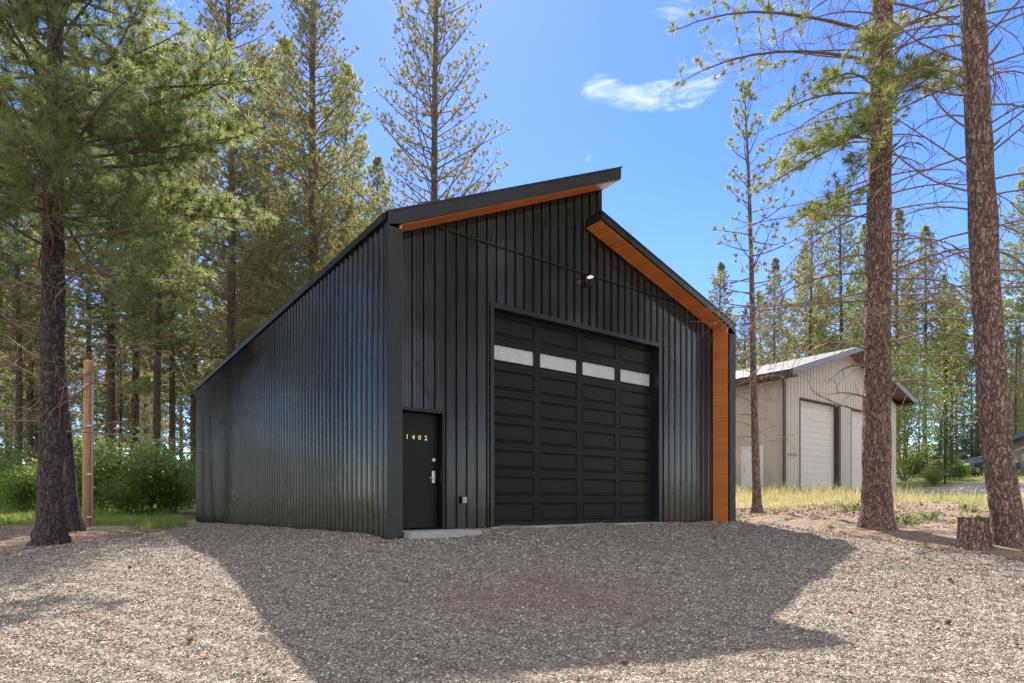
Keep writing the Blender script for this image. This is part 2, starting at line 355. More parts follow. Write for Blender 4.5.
# loose stones, real geometry
def rocks(name,N,sampler,zf,szf,mat,seed,label=None):
    rs=np.random.RandomState(seed); x,y=sampler(rs,N); 
    z=zf(x,y); s=szf(rs,x,y); n=len(x)
    base=np.array([(1,0,0),(0,1,0),(-1,0,0),(0,-1,0),(0,0,1),(0,0,-1)],float)
    fc=np.array([(0,1,4),(1,2,4),(2,3,4),(3,0,4),(1,0,5),(2,1,5),(3,2,5),(0,3,5)])
    v=np.repeat(base[None],n,0)*(.7+.6*rs.rand(n,6,1))+(rs.rand(n,6,3)-.5)*.5
    v*= np.stack([.8+.6*rs.rand(n),.6+.5*rs.rand(n),.45+.4*rs.rand(n)],-1)[:,None]*s[:,None,None]
    a=rs.rand(n)*6.283; ca,sa=np.cos(a)[:,None],np.sin(a)[:,None]
    vx=v[...,0]*ca-v[...,1]*sa; vy=v[...,0]*sa+v[...,1]*ca; tl=(rs.rand(n)-.5)[:,None]*1.0
    vz=v[...,2]+vx*tl; V=np.stack([vx+x[:,None],vy+y[:,None],vz+z[:,None]+s[:,None]*.12],-1).reshape(-1,3)
    Fc=(fc[None]+6*np.arange(n)[:,None,None]).reshape(-1,3)
    me=npmesh(name,V,Fc,3); ca_=me.color_attributes.new('tone','FLOAT_COLOR','POINT')
    col=np.repeat(np.c_[rs.rand(n,3),np.ones(n)],6,0).astype(np.float32); ca_.data.foreach_set('color',col.ravel())
    o=link(name,me,mat); tag(o,kind='stuff'); 
    if label: tag(o,label,'stones')
    return o
def drive_sampler(rs,N):
    Y=3.2*np.exp(rs.rand(N*2)*math.log(17/3.2)); X=(rs.rand(N*2)*2-1)*1.0*(Y*.95+1.2)
    # local building coordinates to keep the stones out of the floor
    U=(X+2.03)*.802+(Y-9.68)*.597; Vv=-(X+2.03)*.597+(Y-9.68)*.803
    k=(drive_d(X,Y)>.02)&~((U>-.03)&(U<9.9)&(Vv>.42)) ; X,Y=X[k][:N],Y[k][:N]
    return X,Y
rocks('loose_gravel',250000,drive_sampler,lambda x,y:gravel_z(x,y),lambda rs,x,y:(.0052+.00095*y)*(.6+1.1*rs.rand(len(x))**2.2),M['stone'],3,'loose crushed grey and reddish stones covering the driveway')
def soil_sampler(rs,N):
    X=5.5+rs.rand(N*3)*14; Y=8.5+rs.rand(N*3)*10; d=drive_d(X,Y); k=(d<.25)&(X>Y*.33)&(rs.rand(N*3)<np.exp(-np.clip(-d,0,9)/2.2))
    return X[k][:N],Y[k][:N]
clod=twig('soil_clods',(.11,.07,.05),(.40,.29,.22)); 
rocks('soil_clods',34000,soil_sampler,lambda x,y:gz(x,y)+.02,lambda rs,x,y:.010+.045*rs.rand(len(x))**4,clod,5,'brown soil clods and bark litter along the gravel edge')
def lsoil(rs,N):
    X=-18+rs.rand(N*3)*10; Y=10.5+rs.rand(N*3)*8; d=drive_d(X,Y); k=(d<.2); return X[k][:N],Y[k][:N]
rocks('bark_litter',7000,lsoil,lambda x,y:gz(x,y)+.01,lambda rs,x,y:.008+.025*rs.rand(len(x))**4,clod,6,'brown bark litter around the dark pine trunks')

# ------------------------------------------------------------------ grasses
def grass(name,N,sampler,hf,w,mat,seed,label):
    rs=np.random.RandomState(seed); x,y=sampler(rs,N); n=len(x); z=gz(x,y)-.02; h=hf(rs,x,y)
    a=rs.rand(n)*6.283; dx,dy=np.cos(a),np.sin(a); b=rs.rand(n)*6.283; bend=h*(.15+.5*rs.rand(n)); bx,by=np.cos(b)*bend,np.sin(b)*bend
    ww=w*(.6+.8*rs.rand(n))*(1+y/40)
    V=np.stack([np.stack([x-dx*ww,y-dy*ww,z],-1),np.stack([x+dx*ww,y+dy*ww,z],-1),
      np.stack([x+bx*.3+dx*ww*.7,y+by*.3+dy*ww*.7,z+h*.6],-1),np.stack([x+bx*.3-dx*ww*.7,y+by*.3-dy*ww*.7,z+h*.6],-1),
      np.stack([x+bx,y+by,z+h],-1)],1)
    b0=5*np.arange(n)[:,None]
    T=np.concatenate([b0+np.array([[0,1,2]]),b0+np.array([[0,2,3]]),b0+np.array([[3,2,4]])],0)
    return tag(link(name,npmesh(name,V.reshape(-1,3),T,3),mat),label,'grass',kind='stuff')
def clumped(rs,X,Y,amp=.25): return X+rs.randn(len(X))*amp*0,Y
def s_left(rs,N):
    X=-36+rs.rand(N)*27.5; Y=16.3+rs.rand(N)**1.3*17; k=(Y>16.6+.8*np.sin(X*.9)+.5*np.sin(X*2.7)+rs.rand(N)*1.2)&(((X+2.03)*.802+(Y-9.68)*.597<-.15))&(drive_d(X,Y)<-.1); return X[k],Y[k]
grass('green_grass',60000,s_left,lambda rs,x,y:(.12+.30*rs.rand(len(x)))*(.7+.5*np.sin(x*1.7+y)*np.sin(y*1.1)),.008,M['grass'],11,'bright green grass strip beside the black garage and the utility pole')
def s_dry(rs,N):
    X=4.5+rs.rand(N)*15; Y=16.5+rs.rand(N)*11; 
    ok=(Y>17.2+.7*np.sin(X*1.1)+.5*np.sin(X*2.9)+rs.rand(N)*.8)&(((X+2.03)*.802+(Y-9.68)*.597>10.1)|(Y>31))&(far_d(X,Y)<0)
    ok&=~(((X-12.4)*.802+(Y-27)*.597>-.1)&(-(X-12.4)*.597+(Y-27)*.803>-.1)); ok&=(np.sin(X*2.1+np.sin(Y*1.7))*np.sin(Y*2.3)+rs.rand(N)*1.3>.42)
    return X[ok],Y[ok]
grass('dry_grass',42000,s_dry,lambda rs,x,y:(.07+.50*rs.rand(len(x))**2.2)*(.75+.6*np.sin(x*1.9+np.sin(y*2))*np.sin(y*1.9+x)),.006,M['drygrass'],12,'dry blond grass in front of the tan garage')
def s_mead(rs,N):
    X=9+rs.rand(N)*60; Y=16+rs.rand(N)*55; ok=(far_d(X,Y)<0)&(X>13+.0*Y)&~(((X-12.4)*.802+(Y-27)*.597>-.5)&((X-12.4)*.802+(Y-27)*.597<14.9)&(-(X-12.4)*.597+(Y-27)*.803>-.1))&(X<Y*1.05+6)
    ok&=(np.sin(X*.9+np.sin(Y*.7))*np.sin(Y*1.1)+rs.rand(N)*1.8>.4); return X[ok],Y[ok]
grass('meadow_grass',90000,s_mead,lambda rs,x,y:.08+.30*rs.rand(len(x))**2,.008,M['grass'],13,'patchy green and yellow meadow grass right of the tan garage')
def s_edge(rs,N):
    X=6+rs.rand(N*4)*9; Y=9+rs.rand(N*4)*9; d=drive_d(X,Y); ok=(d<-.15)&(np.sin(X*3.1+2*np.sin(Y*2))*np.sin(Y*3.7+X)>.45); return X[ok],Y[ok]
grass('sparse_grass',4500,s_edge,lambda rs,x,y:.05+.16*rs.rand(len(x)),.004,M['drygrass'],14,'sparse weeds on bare soil around the reddish trunks')

# ------------------------------------------------------------------ black garage
A=math.atan2(.597,.802); SLAB=EYE-.49
G=empty('black_garage',(-2.03,9.68,SLAB),'tall black ribbed metal garage with offset roofs and orange cedar soffits','garage',rz=A)
W=9.84; LEN=18.6; OV=.5; UE=5.5; US=5.42; CU=4.90
hl=lambda u:5.23+.467*u
hr=lambda u:6.66-.308*(u-4.912)
def profile(a,b,pitch=.2286,ph=.034,off=0.0):
    """(u, depth) points of ribbed panel"""
    pts=[]; k=math.floor((a-off)/pitch)-1
    while off+k*pitch<b+pitch:
        c=off+k*pitch
        pts+=[(c-.028,0),(c-.013,ph),(c+.013,ph),(c+.028,0)]
        for m in (.083,.146): pts+=[(c+m-.011,0),(c+m-.005,ph*.16),(c+m+.005,ph*.16),(c+m+.011,0)]
        k+=1
    return pts
def interp(pts,u):
    for (a,da),(b,db) in zip(pts,pts[1:]):
        if a<=u<=b: return da+(db-da)*(u-a)/(b-a) if b>a else da
    return 0
def ribbed(a,b,bot,top,openings=(),breaks=(),**kw):
    """list of quads in (u,depth,z). openings: (u0,u1,z0,z1)"""
    P=profile(a,b,**kw); us=sorted(set([a,b]+[u for u,_ in P if a<u<b]+[x for o in openings for x in o[:2]]+[x for x in breaks if a<x<b]))
    quads=[]
    for u0,u1 in zip(us,us[1:]):
        if u1-u0<1e-5: continue
        d0,d1=interp(P,u0+1e-7),interp(P,u1-1e-7); um=(u0+u1)/2
        iv=[(bot,None)]
        op=[o for o in openings if o[0]<um<o[1]]
        spans=[]; z=bot
        for o in sorted(op,key=lambda o:o[2]):
            if o[2]>z: spans.append((z,z,o[2],o[2]))
            z=o[3]
        spans.append((z,z,top(u0,um),top(u1,um)))
        for z0,z1,t0,t1 in spans: quads.append(((u0,d0,z0),(u1,d1,z1),(u1,d1,t1),(u0,d0,t0)))
    return quads
def wall_front(name,quads,y,mat,parent):     # faces -y, ribs toward -y
    m=MB()
    for q in quads: m.add([(u,y-d,z) for u,d,z in q],[(0,1,2,3)])
    o=m.build(name,mat,parent); return o
def wall_side(name,quads,x,sgn,mat,parent):  # plane x; ribs toward sgn*x
    m=MB()
    for q in quads: m.add([(x+sgn*d,u,z) for u,d,z in q],[(0,1,2,3)])
    return m.build(name,mat,parent)
# opening positions in local u on the wall plane (v = OV)
def ploc(px,v):   # u where the ray through px meets plane v
    ox,oy=-2.03-.597*v,9.68+.803*v; r=(px-512)/F
    return (r*oy-ox)/(.802-r*.597)
gd0,gd1=ploc(493,OV),ploc(657.5,OV); gdh=4.27
ed0,ed1=ploc(400,OV),ploc(441,OV); edh=2.10
SEAM=ploc(424,OV); hz_seam=5.50
ftop=lambda u,um:(hl(u) if um<US else hr(u))-.16
ops=[(gd0,gd1,0,gdh),(ed0,ed1,0.0,edh)]
wall_front('front_wall',ribbed(.28,W-.30,-.6,ftop,ops,(US,),off=.02),OV,M['black_metal'],G)
# side walls
side_b=-1.2
wall_side('side_wall',ribbed(.10,LEN-.02,side_b,lambda u,um:5.13,off=.05),.03,-1,M['black_metal'],G)
wall_side('side_wall',ribbed(.10,LEN-.02,side_b,lambda u,um:hr(W)-.12,off=.05),W-.03,1,M['black_metal'],G)
m=MB()
for q in ribbed(.02,W-.02,-1.2,ftop,(),(US,)): m.add([(u,LEN-.02+d,z) for u,d,z in q],[(0,1,2,3)])
m.build('rear_wall',M['black_metal'],G)
m=MB()
for q in ribbed(OV,LEN-.02,hr(US)-.1,lambda u,um:hl(US)-.15): m.add([(US+d,u,z) for u,d,z in q],[(0,1,2,3)])
m.build('clerestory_wall',M['black_metal'],G)
# roofs
def slope_slab(mb,u0,u1,h,th,v0,v1):
    return mb.prism([(u0,h(u0)),(u1,h(u1)),(u1,h(u1)-th),(u0,h(u0)-th)],v0,v1)
rf=MB(); slope_slab(rf,-.03,UE+.02,lambda u:hl(u)+.012,.10,.05,LEN+.12)
for k in range(int(LEN/.4)): slope_slab(rf,-.03,UE+.02,lambda u:hl(u)+.04,.03,.10+k*.4,.125+k*.4)
rf.build('roof',M['trim_metal'],G)
rf=MB(); slope_slab(rf,CU,W+.03,lambda u:hr(u)+.012,.10,.05,OV-.045)
slope_slab(rf,US+.03,W+.03,lambda u:hr(u)+.012,.10,OV-.045,LEN+.12)
for k in range(int(LEN/.4)): slope_slab(rf,US+.06 if k else CU,W+.03,lambda u:hr(u)+.04,.03,.10+k*.4,.125+k*.4)
rf.build('roof',M['trim_metal'],G)
# fascias (front face of the overhang)
TH=.235
m=MB(); slope_slab(m,-.035,UE+.03,lambda u:hl(u)+.03,.035,-.028,.04); m.build('roof_edge_trim',M['trim_metal'],G)
m=MB(); m.prism([(0,hl(0)),(UE,hl(UE)),(UE,hl(UE)-TH),(.26,hl(.26)-TH),(0,hl(0)-.2)],-.015,.035); m.build('fascia',M['trim_metal'],G,bevel=.004)
m=MB(); m.box(UE-.02,UE+.015,.036,LEN,hl(UE)-TH,hl(UE)-.03); m.build('fascia',M['trim_metal'],G)
m=MB(); m.prism([(CU,hr(CU)),(W,hr(W)),(W,hr(W)-.25),(W-.30,hr(W-.3)-.16),(CU,hr(CU)-.15)],-.015,.035); m.build('fascia',M['trim_metal'],G,bevel=.004)
m=MB(); slope_slab(m,CU-.03,W+.035,lambda u:hr(u)+.03,.035,-.028,.04); m.build('roof_edge_trim',M['trim_metal'],G)
m=MB(); m.box(CU-.022,CU+.012,.036,OV-.036,hr(CU)-.16,hr(CU)+.02); m.build('fascia',M['trim_metal'],G)
# soffits of cedar
m=MB(); slope_slab(m,.262,UE-.022,lambda u:hl(u)-TH+.02,.035,.036,OV-.034); m.build('soffit',M['wood'],G)
m=MB(); slope_slab(m,CU+.014,W-.30,lambda u:hr(u)-.135,.035,.036,OV-.034); m.build('soffit',M['wood'],G)
# corner columns
m=MB(); m.box(0,.26,-.012,.034,side_b,hl(0)-.21); m.box(-.012,.03,-.010,.11,side_b,hl(0)-.14); m.build('corner_trim',M['trim_metal'],G,bevel=.004)
m=MB(); m.box(.235,.27,.036,OV-.034,side_b,hl(.26)-TH-.015); m.build('cedar_return',M['wood'],G)
m=MB(); m.box(W-.27,W,-.012,.034,side_b,hr(W)-.26); m.box(W-.03,W+.012,-.010,.11,side_b,hr(W)-.1); m.build('corner_trim',M['seam'],G,bevel=.004)
m=MB(); m.box(W-.30,W-.265,.036,OV-.034,side_b,hr(W-.3)-.17); m.build('cedar_return',M['wood'],G)
# eave trims along the sides
m=MB(); m.box(-.045,.06,.115,LEN+.1,5.12,5.245); m.build('eave_trim',M['seam'],G)
m=MB(); m.box(W-.06,W+.06,.115,LEN+.1,hr(W)-.13,hr(W)+.005); m.build('eave_trim',M['trim_metal'],G)
# horizontal seam flashing
ue=next(u for u in np.arange(US,W,.01) if hr(u)-.17<hz_seam)
m=MB(); m.box(SEAM-.35,ue,OV-.040,OV-.030,hz_seam-.008,hz_seam+.012); m.build('seam_flashing',M['seam'],G)
m=MB(); m.box(.28,W-.31,OV-.05,OV-.032,-.1,-.04); m.build('base_flashing',M['seam'],G)
# garage door frame and door
Rr=.16
m=MB()
for x0,x1 in ((gd0-.09,gd0),(gd1,gd1+.09)): m.box(x0,x1,OV-.046,OV+Rr+.05,-.02,gdh+.1)
m.box(gd0,gd1,OV-.046,OV+Rr+.05,gdh,gdh+.1); m.build('door_frame',M['trim_metal'],G,bevel=.004)
rows,cols=8,4; dh=(gdh-.03)/rows; dw=(gd1-gd0-.02)/cols
yb=OV+Rr
door=MB(); panes=[]
def panel(mb,x0,x1,z0,z1,y,win):
    mx=.068; mzz=.066
    a=(x0+mx,x1-mx,z0+mzz+(.03 if win else 0),z1-mzz-(.03 if win else 0))
    O=[(x0,y,z0),(x1,y,z0),(x1,y,z1),(x0,y,z1)]
    def ring(i,yy): return [(a[0]+i,yy,a[2]+i),(a[1]-i,yy,a[2]+i),(a[1]-i,yy,a[3]-i),(a[0]+i,yy,a[3]-i)]
    lv=[O,ring(0,y),ring(.014,y-.014),ring(.026,y+.010),ring(.046,y+.012),ring(.062,y-.002)] if not win else [O,ring(-.02,y),ring(-.008,y-.012),ring(.012,y-.012),ring(.022,y+.02)]
    vs=[p for r in lv for p in r]; fs=[(r*4+k,r*4+(k+1)%4,r*4+4+(k+1)%4,r*4+4+k) for r in range(len(lv)-1) for k in range(4)]
    if not win: n=(len(lv)-1)*4; fs.append((n,n+1,n+2,n+3))
    mb.add(vs,fs)
    return ring(.02,y+.018) if win else None
for r in range(rows):
    z0=.03+r*dh; 
    for c in range(cols):
        x0=gd0+.01+c*dw; w=panel(door,x0,x0+dw,z0+.004,z0+dh-.004,yb,r==rows-2)
        if w: panes.append(w)
    door.add([(gd0,yb+.012,z0-.004),(gd1,yb+.012,z0-.004),(gd1,yb+.012,z0+.004),(gd0,yb+.012,z0+.004)],[(0,1,2,3)])
door.box(gd0,gd1,yb+.03,yb+.06,.0,gdh)
GDO=door.build('overhead_door',M['door'],G)
m=MB(); m.box(gd0+.01,gd1-.01,yb-.008,yb+.02,.0,.03); m.build('bottom_seal',M['rubber'],GDO)
for w in panes: MB().add(w,[(0,1,2,3)]).build('window_pane',M['frost'],GDO)
m=MB(); m.box(gd0-.1,gd1+.1,OV-.13,OV+.3,-.14,-.002); m.build('concrete_sill',M['conc'],G,bevel=.008)
# entry door
m=MB(); m.box(ed0-.06,ed0,OV-.05,OV+.2,-.0,edh+.06); m.box(ed1,ed1+.06,OV-.05,OV+.2,0,edh+.06); m.box(ed0,ed1,OV-.05,OV+.2,edh,edh+.06)
m.build('entry_frame',M['seam'],G,bevel=.003)
yd=OV+.12
m=MB(); m.box(ed0+.006,ed1-.006,yd,yd+.045,.02,edh-.006); ED=m.build('entry_door',M['entry'],G,bevel=.004)
def on_door(px,py,y):
    u=ploc(px,y); Z=9.68+.803*y+.597*u; return u,(HY-py)/F*Z+.49
def text(body,x,y,z,size,mat,parent,name,sp=1.0):
    cu=bpy.data.curves.new('lettering','FONT'); cu.body=body; cu.size=size; cu.extrude=.003; cu.space_character=sp; cu.align_x='LEFT'; cu.offset=.002
    ob=bpy.data.objects.new('tmp',cu); COL.objects.link(ob); dg=bpy.context.evaluated_depsgraph_get(); me=bpy.data.meshes.new_from_object(ob.evaluated_get(dg)); bpy.data.objects.remove(ob)
    me.materials.clear(); o=link(name,me,mat,parent); o.location=(x,y,z); o.rotation_euler=(R(90),0,0); return o
u0,z0=on_door(405.5,438.8,yd); 
for i,ch in enumerate('1402'): text(ch,u0+i*.125,yd-.005,z0,.115,M['brass'],ED,'house_number')
ux,zx=on_door(433.5,460,yd); MB().tube([(ux,yd+.01,zx),(ux,yd-.022,zx)],.032,16).build('deadbolt',M['nickel'],ED)
ux,zx=on_door(433.3,477,yd); m=MB(); m.box(ux-.032,ux+.032,yd-.012,yd+.001,zx-.11,zx+.11); m.tube([(ux,yd-.01,zx-.02),(ux,yd-.06,zx-.02)],.013,10); m.tube([(ux,yd-.055,zx-.02),(ux-.11,yd-.055,zx-.02)],.011,10)
m.build('lever_handle',M['nickel'],ED,bevel=.002)
m=MB(); m.box(ed0-.16,ed1+.42,-.22,OV+.05,-.16,-.012); m.build('doorstep',M['conc'],G,bevel=.012)
# outlet box
ux,zx=on_door(463,500,OV-.03); m=MB(); m.box(ux-.05,ux+.05,OV-.07,OV-.0,zx-.065,zx+.065); ob=m.build('outlet_box',M['seam'],G,bevel=.004)
m=MB(); m.box(ux-.045,ux+.045,OV-.10,OV-.072,zx-.058,zx+.058); m.tube([(ux,OV-.10,zx+.01),(ux,OV-.125,zx+.01)],.03,12); m.build('outlet_cover',M['grey_pl'],ob,bevel=.006)
# wall lamp
ux,zx=on_door(586,281,OV-.03); m=MB(); m.box(ux-.06,ux+.06,OV-.07,OV-.0,zx-.11,zx+.10); m.prism([(ux-.07,zx+.06),(ux+.07,zx+.06),(ux+.07,zx+.11),(ux-.07,zx+.11)],OV-.25,OV-.06)
m.tube([(ux,OV-.06,zx-.05),(ux,OV-.14,zx-.07),(ux,OV-.17,zx-.13)],.022,8)
wl=m.build('wall_lamp',M['seam'],G,bevel=.006); m=MB(); m.box(ux-.045,ux+.045,OV-.22,OV-.10,zx+.03,zx+.06); m.build('lens',M['lens'],wl,bevel=.004)
# floor and interior blocker
m=MB(); m.box(.3,W-.3,OV+.25,LEN-.1,-.3,-.01); m.build('floor_slab',M['conc'],G)

# ------------------------------------------------------------------ tan garage
TZ=EYE+.50
T=empty('tan_garage',(12.4,27.0,TZ),'tan ribbed metal garage with grey gable roof behind the pine trunks','garage',rz=A)
TW_=12.3; TL=14.0; EH=5.15; RH=EH+2.15
th=lambda u:EH+2.15*(1-abs(u-TW_/2)/(TW_/2))
d1=(1.44,5.22); d2=(6.65,10.45); 
wall_front('front_wall',ribbed(0,TW_,-1.2,lambda u,um:th(u),[(d1[0],d1[1],0.02,4.38),(d2[0],d2[1],.02,4.38)],(TW_/2,),pitch=.30,ph=.022),0,M['tan'],T)
sv0,sv1=1.1,2.0
wall_side('side_wall',ribbed(0,TL,-1.2,lambda u,um:EH,[(1.05,2.05,.0,2.1)],pitch=.30,ph=.022),0,-1,M['tan'],T)
wall_side('side_wall',ribbed(0,TL,-1.2,lambda u,um:EH,pitch=.30,ph=.022),TW_,1,M['tan'],T)
m=MB()
for q in ribbed(0,TW_,-1.2,lambda u,um:th(u),(),(TW_/2,),pitch=.3): m.add([(u,TL+d,z) for u,d,z in q],[(0,1,2,3)])
m.build('rear_wall',M['tan'],T)
for s in (0,1):
    h=lambda u:RH+.12-.3*abs(u-TW_/2); a,b=(-.65,TW_/2) if not s else (TW_/2,TW_+.55)
    m=MB(); m.prism([(a,h(a)),(b,h(b)),(b,h(b)-.07),(a,h(a)-.07)],-.75,TL+.3)
    for k in range(int((TL+1)/.5)): m.prism([(a,h(a)+.02),(b,h(b)+.02),(b,h(b)-.01),(a,h(a)-.01)],-.7+k*.5,-.66+k*.5)
    m.build('roof',M['greyroof'],T)
    m=MB(); m.prism([(a-.01,h(a)+.03),(b,h(b)+.03),(b,h(b)-.24),(a-.01,h(a)-.24)],-.80,-.755); m.build('fascia',M['fascia_g'],T)
    m=MB(); m.prism([(a+.05,h(a)-.10),(b,h(b)-.10),(b,h(b)-.14),(a+.05,h(a)-.14)],-.75,-.01); m.build('soffit',M['bsoffit'],T)
    xx=(a+.0) if not s else b-.0
    m=MB(); m.box(min(xx,xx+(.04 if not s else -.04)),max(xx,xx+(.04 if not s else -.04)),-.75,TL+.3,h(-.65)-.28,h(-.65)-.02); m.box(*( (-.6,-.01) if not s else (TW_+.01,TW_+.6)),-.7,TL+.2,h(-.65)-.26,h(-.65)-.22); m.build('eave_board',M['brown'],T)
for dd in (d1,d2):
    m=MB(); m.box(dd[0],dd[1],.22,.27,0,4.38)
    for k in range(1,15): m.box(dd[0],dd[1],.205,.225,k*.292,k*.292+.27)
    m.build('overhead_door',M['tan_door'],T)
    m=MB(); m.box(dd[0]-.05,dd[0]-.002,-.03,.28,0,4.42); m.box(dd[0],dd[1],-.03,.28,4.385,4.43); m.box(dd[1]+.002,dd[1]+.24,-.035,.28,0,4.42); m.build('door_frame',M['brown'],T)
m=MB(); m.box(-.16,.0,-.10,-.03,-.1,EH+.1); m.build('downspout',M['brown'],T)
m=MB(); m.box(-.04,.14,-.032,-.025,-1,EH); m.build('corner_trim',M['brown'],T)
m=MB(); m.box(-.02,.04,1.05,2.05,0,2.1)
ed=m.build('entry_door',M['white_t'],T,bevel=.005)
m=MB(); m.box(-.045,-.0,.98,1.048,0,2.16); m.box(-.045,0,2.052,2.12,0,2.16); m.box(-.045,0,1.048,2.052,2.102,2.16); m.build('entry_frame',M['white_t'],T)
for z,nm in ((1.0,'door_knob'),(1.15,'deadbolt')): MB().tube([(-.02,1.93,z),(-.07,1.93,z)],.03,10).build(nm,M['nickel'],ed)
m=MB(); m.box(-.12,-.03,2.55,2.65,1.75,2.0); pl=m.build('porch_lamp',M['brown'],T); m=MB(); m.tube([(-.13,2.6,1.70),(-.13,2.6,1.86)],.07,10); m.build('lens',M['lens2'],pl)
for k in range(4): MB().box(.35+k*.22,.40+k*.22,-.032,-.024,1.62,1.76).build('house_number',M['brown'],T)

# ------------------------------------------------------------------ far pale shed, car, bin
a2=math.atan2(.473,.881)
S=empty('pale_shed',(48,62,EYE+2.3),'pale shed with light blue roof and green trim at far right','shed',rz=-a2)
# local: -y runs toward the near end, x to the right (away)
wall_side('wall',ribbed(-30,0,-3,lambda u,um:2.9,pitch=.4,ph=.03),0,-1,M['palewall'],S)
m=MB(); m.prism([(0,-3),(9,-3),(9,2.9),(4.5,4.4),(0,2.9)],-30,-29.9); m.prism([(0,-3),(9,-3),(9,2.9),(4.5,4.4),(0,2.9)],-.1,0); m.box(8.9,9,-29.9,-.1,-3,2.9); m.build('wall',M['palewall'],S)
m=MB(); m.prism([(-.5,2.78),(4.5,4.5),(4.5,4.4),(-.5,2.68)],-30.4,.4); m.prism([(4.5,4.5),(9.5,2.78),(9.5,2.68),(4.5,4.4)],-30.4,.4); m.build('roof',M['blueroof'],S)
m=MB(); m.box(-.56,-.5,-30.4,.4,2.5,2.85); m.build('eave_trim',M['greentrim'],S)
def car():
    p=pz(984,45); p.z=g1(p.x,p.y)
    C=empty('parked_car',p,'dark teal car parked on the meadow behind the leaning reddish trunk','car',rz=R(8))
    side=[(-2.25,.35),(-2.3,.62),(-2.15,.80),(-1.15,.95),(-.45,1.42),(1.2,1.46),(1.95,1.0),(2.25,.92),(2.3,.4)]
    b=MB(); n=len(side)
    for w,dz in ((.85,0),):
        vs=[(x,-.85 if z<1.0 else -.66,z) for x,z in side]+[(x,.85 if z<1.0 else .66,z) for x,z in side]
        b.add(vs,[tuple(range(n)),tuple(range(2*n-1,n-1,-1))]+[(i,(i+1)%n,(i+1)%n+n,i+n) for i in range(n)])
    body=b.build('body',M['teal'],C,bevel=.05)
    for s in (-1,1):
        g=MB(); g.add([(-.98,s*.80,1.0),(1.72,s*.80,1.02),(1.15,s*.685,1.40),(-.42,s*.685,1.37)],[(0,1,2,3)]); g.build('side_window',M['glass'],C)
        for x in (-1.45,1.45):
            wlm=MB().tube([(x,s*.66,.33),(x,s*.88,.33)],.34,20).build('wheel',M['rubber'],C); MB().tube([(x,s*.88,.33),(x,s*.895,.33)],.2,16).build('rim',M['nickel'],wlm)
        h=MB(); h.box(-2.31,-2.2,s*.72-.13,s*.72+.13,.60,.74); h.build('headlight',M['grey_pl'],C)
    g=MB(); g.add([(-1.12,-.68,.97),(-1.12,.68,.97),(-.46,.6,1.405),(-.46,-.6,1.405)],[(0,1,2,3)]); o=g.build('windscreen',M['glass'],C); o.location=(-.02,0,.015)
    g=MB(); g.box(-2.33,-2.22,-.4,.4,.45,.58); g.build('grille',M['rubber'],C)
car()
p=pz(1021,47)
B=empty('orange_bin',p,'orange bin standing by the pale shed at the right edge','bin',rz=R(10))
m=MB(); m.add([(-.62,-.42,.1),(.62,-.42,.1),(.62,.42,.1),(-.62,.42,.1),(-.75,-.55,1.0),(.75,-.55,1.0),(.75,.55,1.0),(-.75,.55,1.0)],[(0,3,2,1),(4,5,6,7),(0,1,5,4),(1,2,6,5),(2,3,7,6),(3,0,4,7)]); m.box(-.8,.8,-.6,.6,.93,1.0); m.build('body',M['orange'],B,bevel=.02)
m=MB(); m.prism([(-.78,1.002),(.78,1.002),(.7,1.1),(-.7,1.1)],-.57,.57); m.build('lid',M['orange'],B,bevel=.02)
for s in (-1,1): MB().tube([(s*.5,-.5,.1),(s*.5,-.42,.1)],.1,12).build('wheel',M['rubber'],B)

# ------------------------------------------------------------------ trees
def frame(d):
    d=d/np.linalg.norm(d); a=np.cross(d,(0.13,.21,1.)); 
    if np.linalg.norm(a)<.1: a=np.cross(d,(1.,0,0))
    a/=np.linalg.norm(a); return d,a,np.cross(d,a)
class Tubes:
    def __init__(s): s.V=[]; s.Q=[]; s.n=0
    def add(s,P,r,k):
        P=np.asarray(P,float); m=len(P); r=np.asarray(r,float)
        d=np.gradient(P,axis=0); d/=np.linalg.norm(d,axis=1)[:,None]+1e-9
        a=np.cross(d,np.array([.13,.21,1.])); a/=np.linalg.norm(a,axis=1)[:,None]+1e-6; b=np.cross(d,a)
        t=np.arange(k)*2*math.pi/k
        V=P[:,None]+r[:,None,None]*(a[:,None]*np.cos(t)[None,:,None]+b[:,None]*np.sin(t)[None,:,None])
        i=np.arange(m-1)[:,None]*k; j=np.arange(k)[None]; j2=(j+1)%k
        s.Q.append((np.stack([i+j,i+j2,i+k+j2,i+k+j],-1)+s.n).reshape(-1,4)); s.V.append(V.reshape(-1,3)); s.n+=m*k
    def mesh(s,name): return npmesh(name,np.concatenate(s.V),np.concatenate(s.Q),4,True)
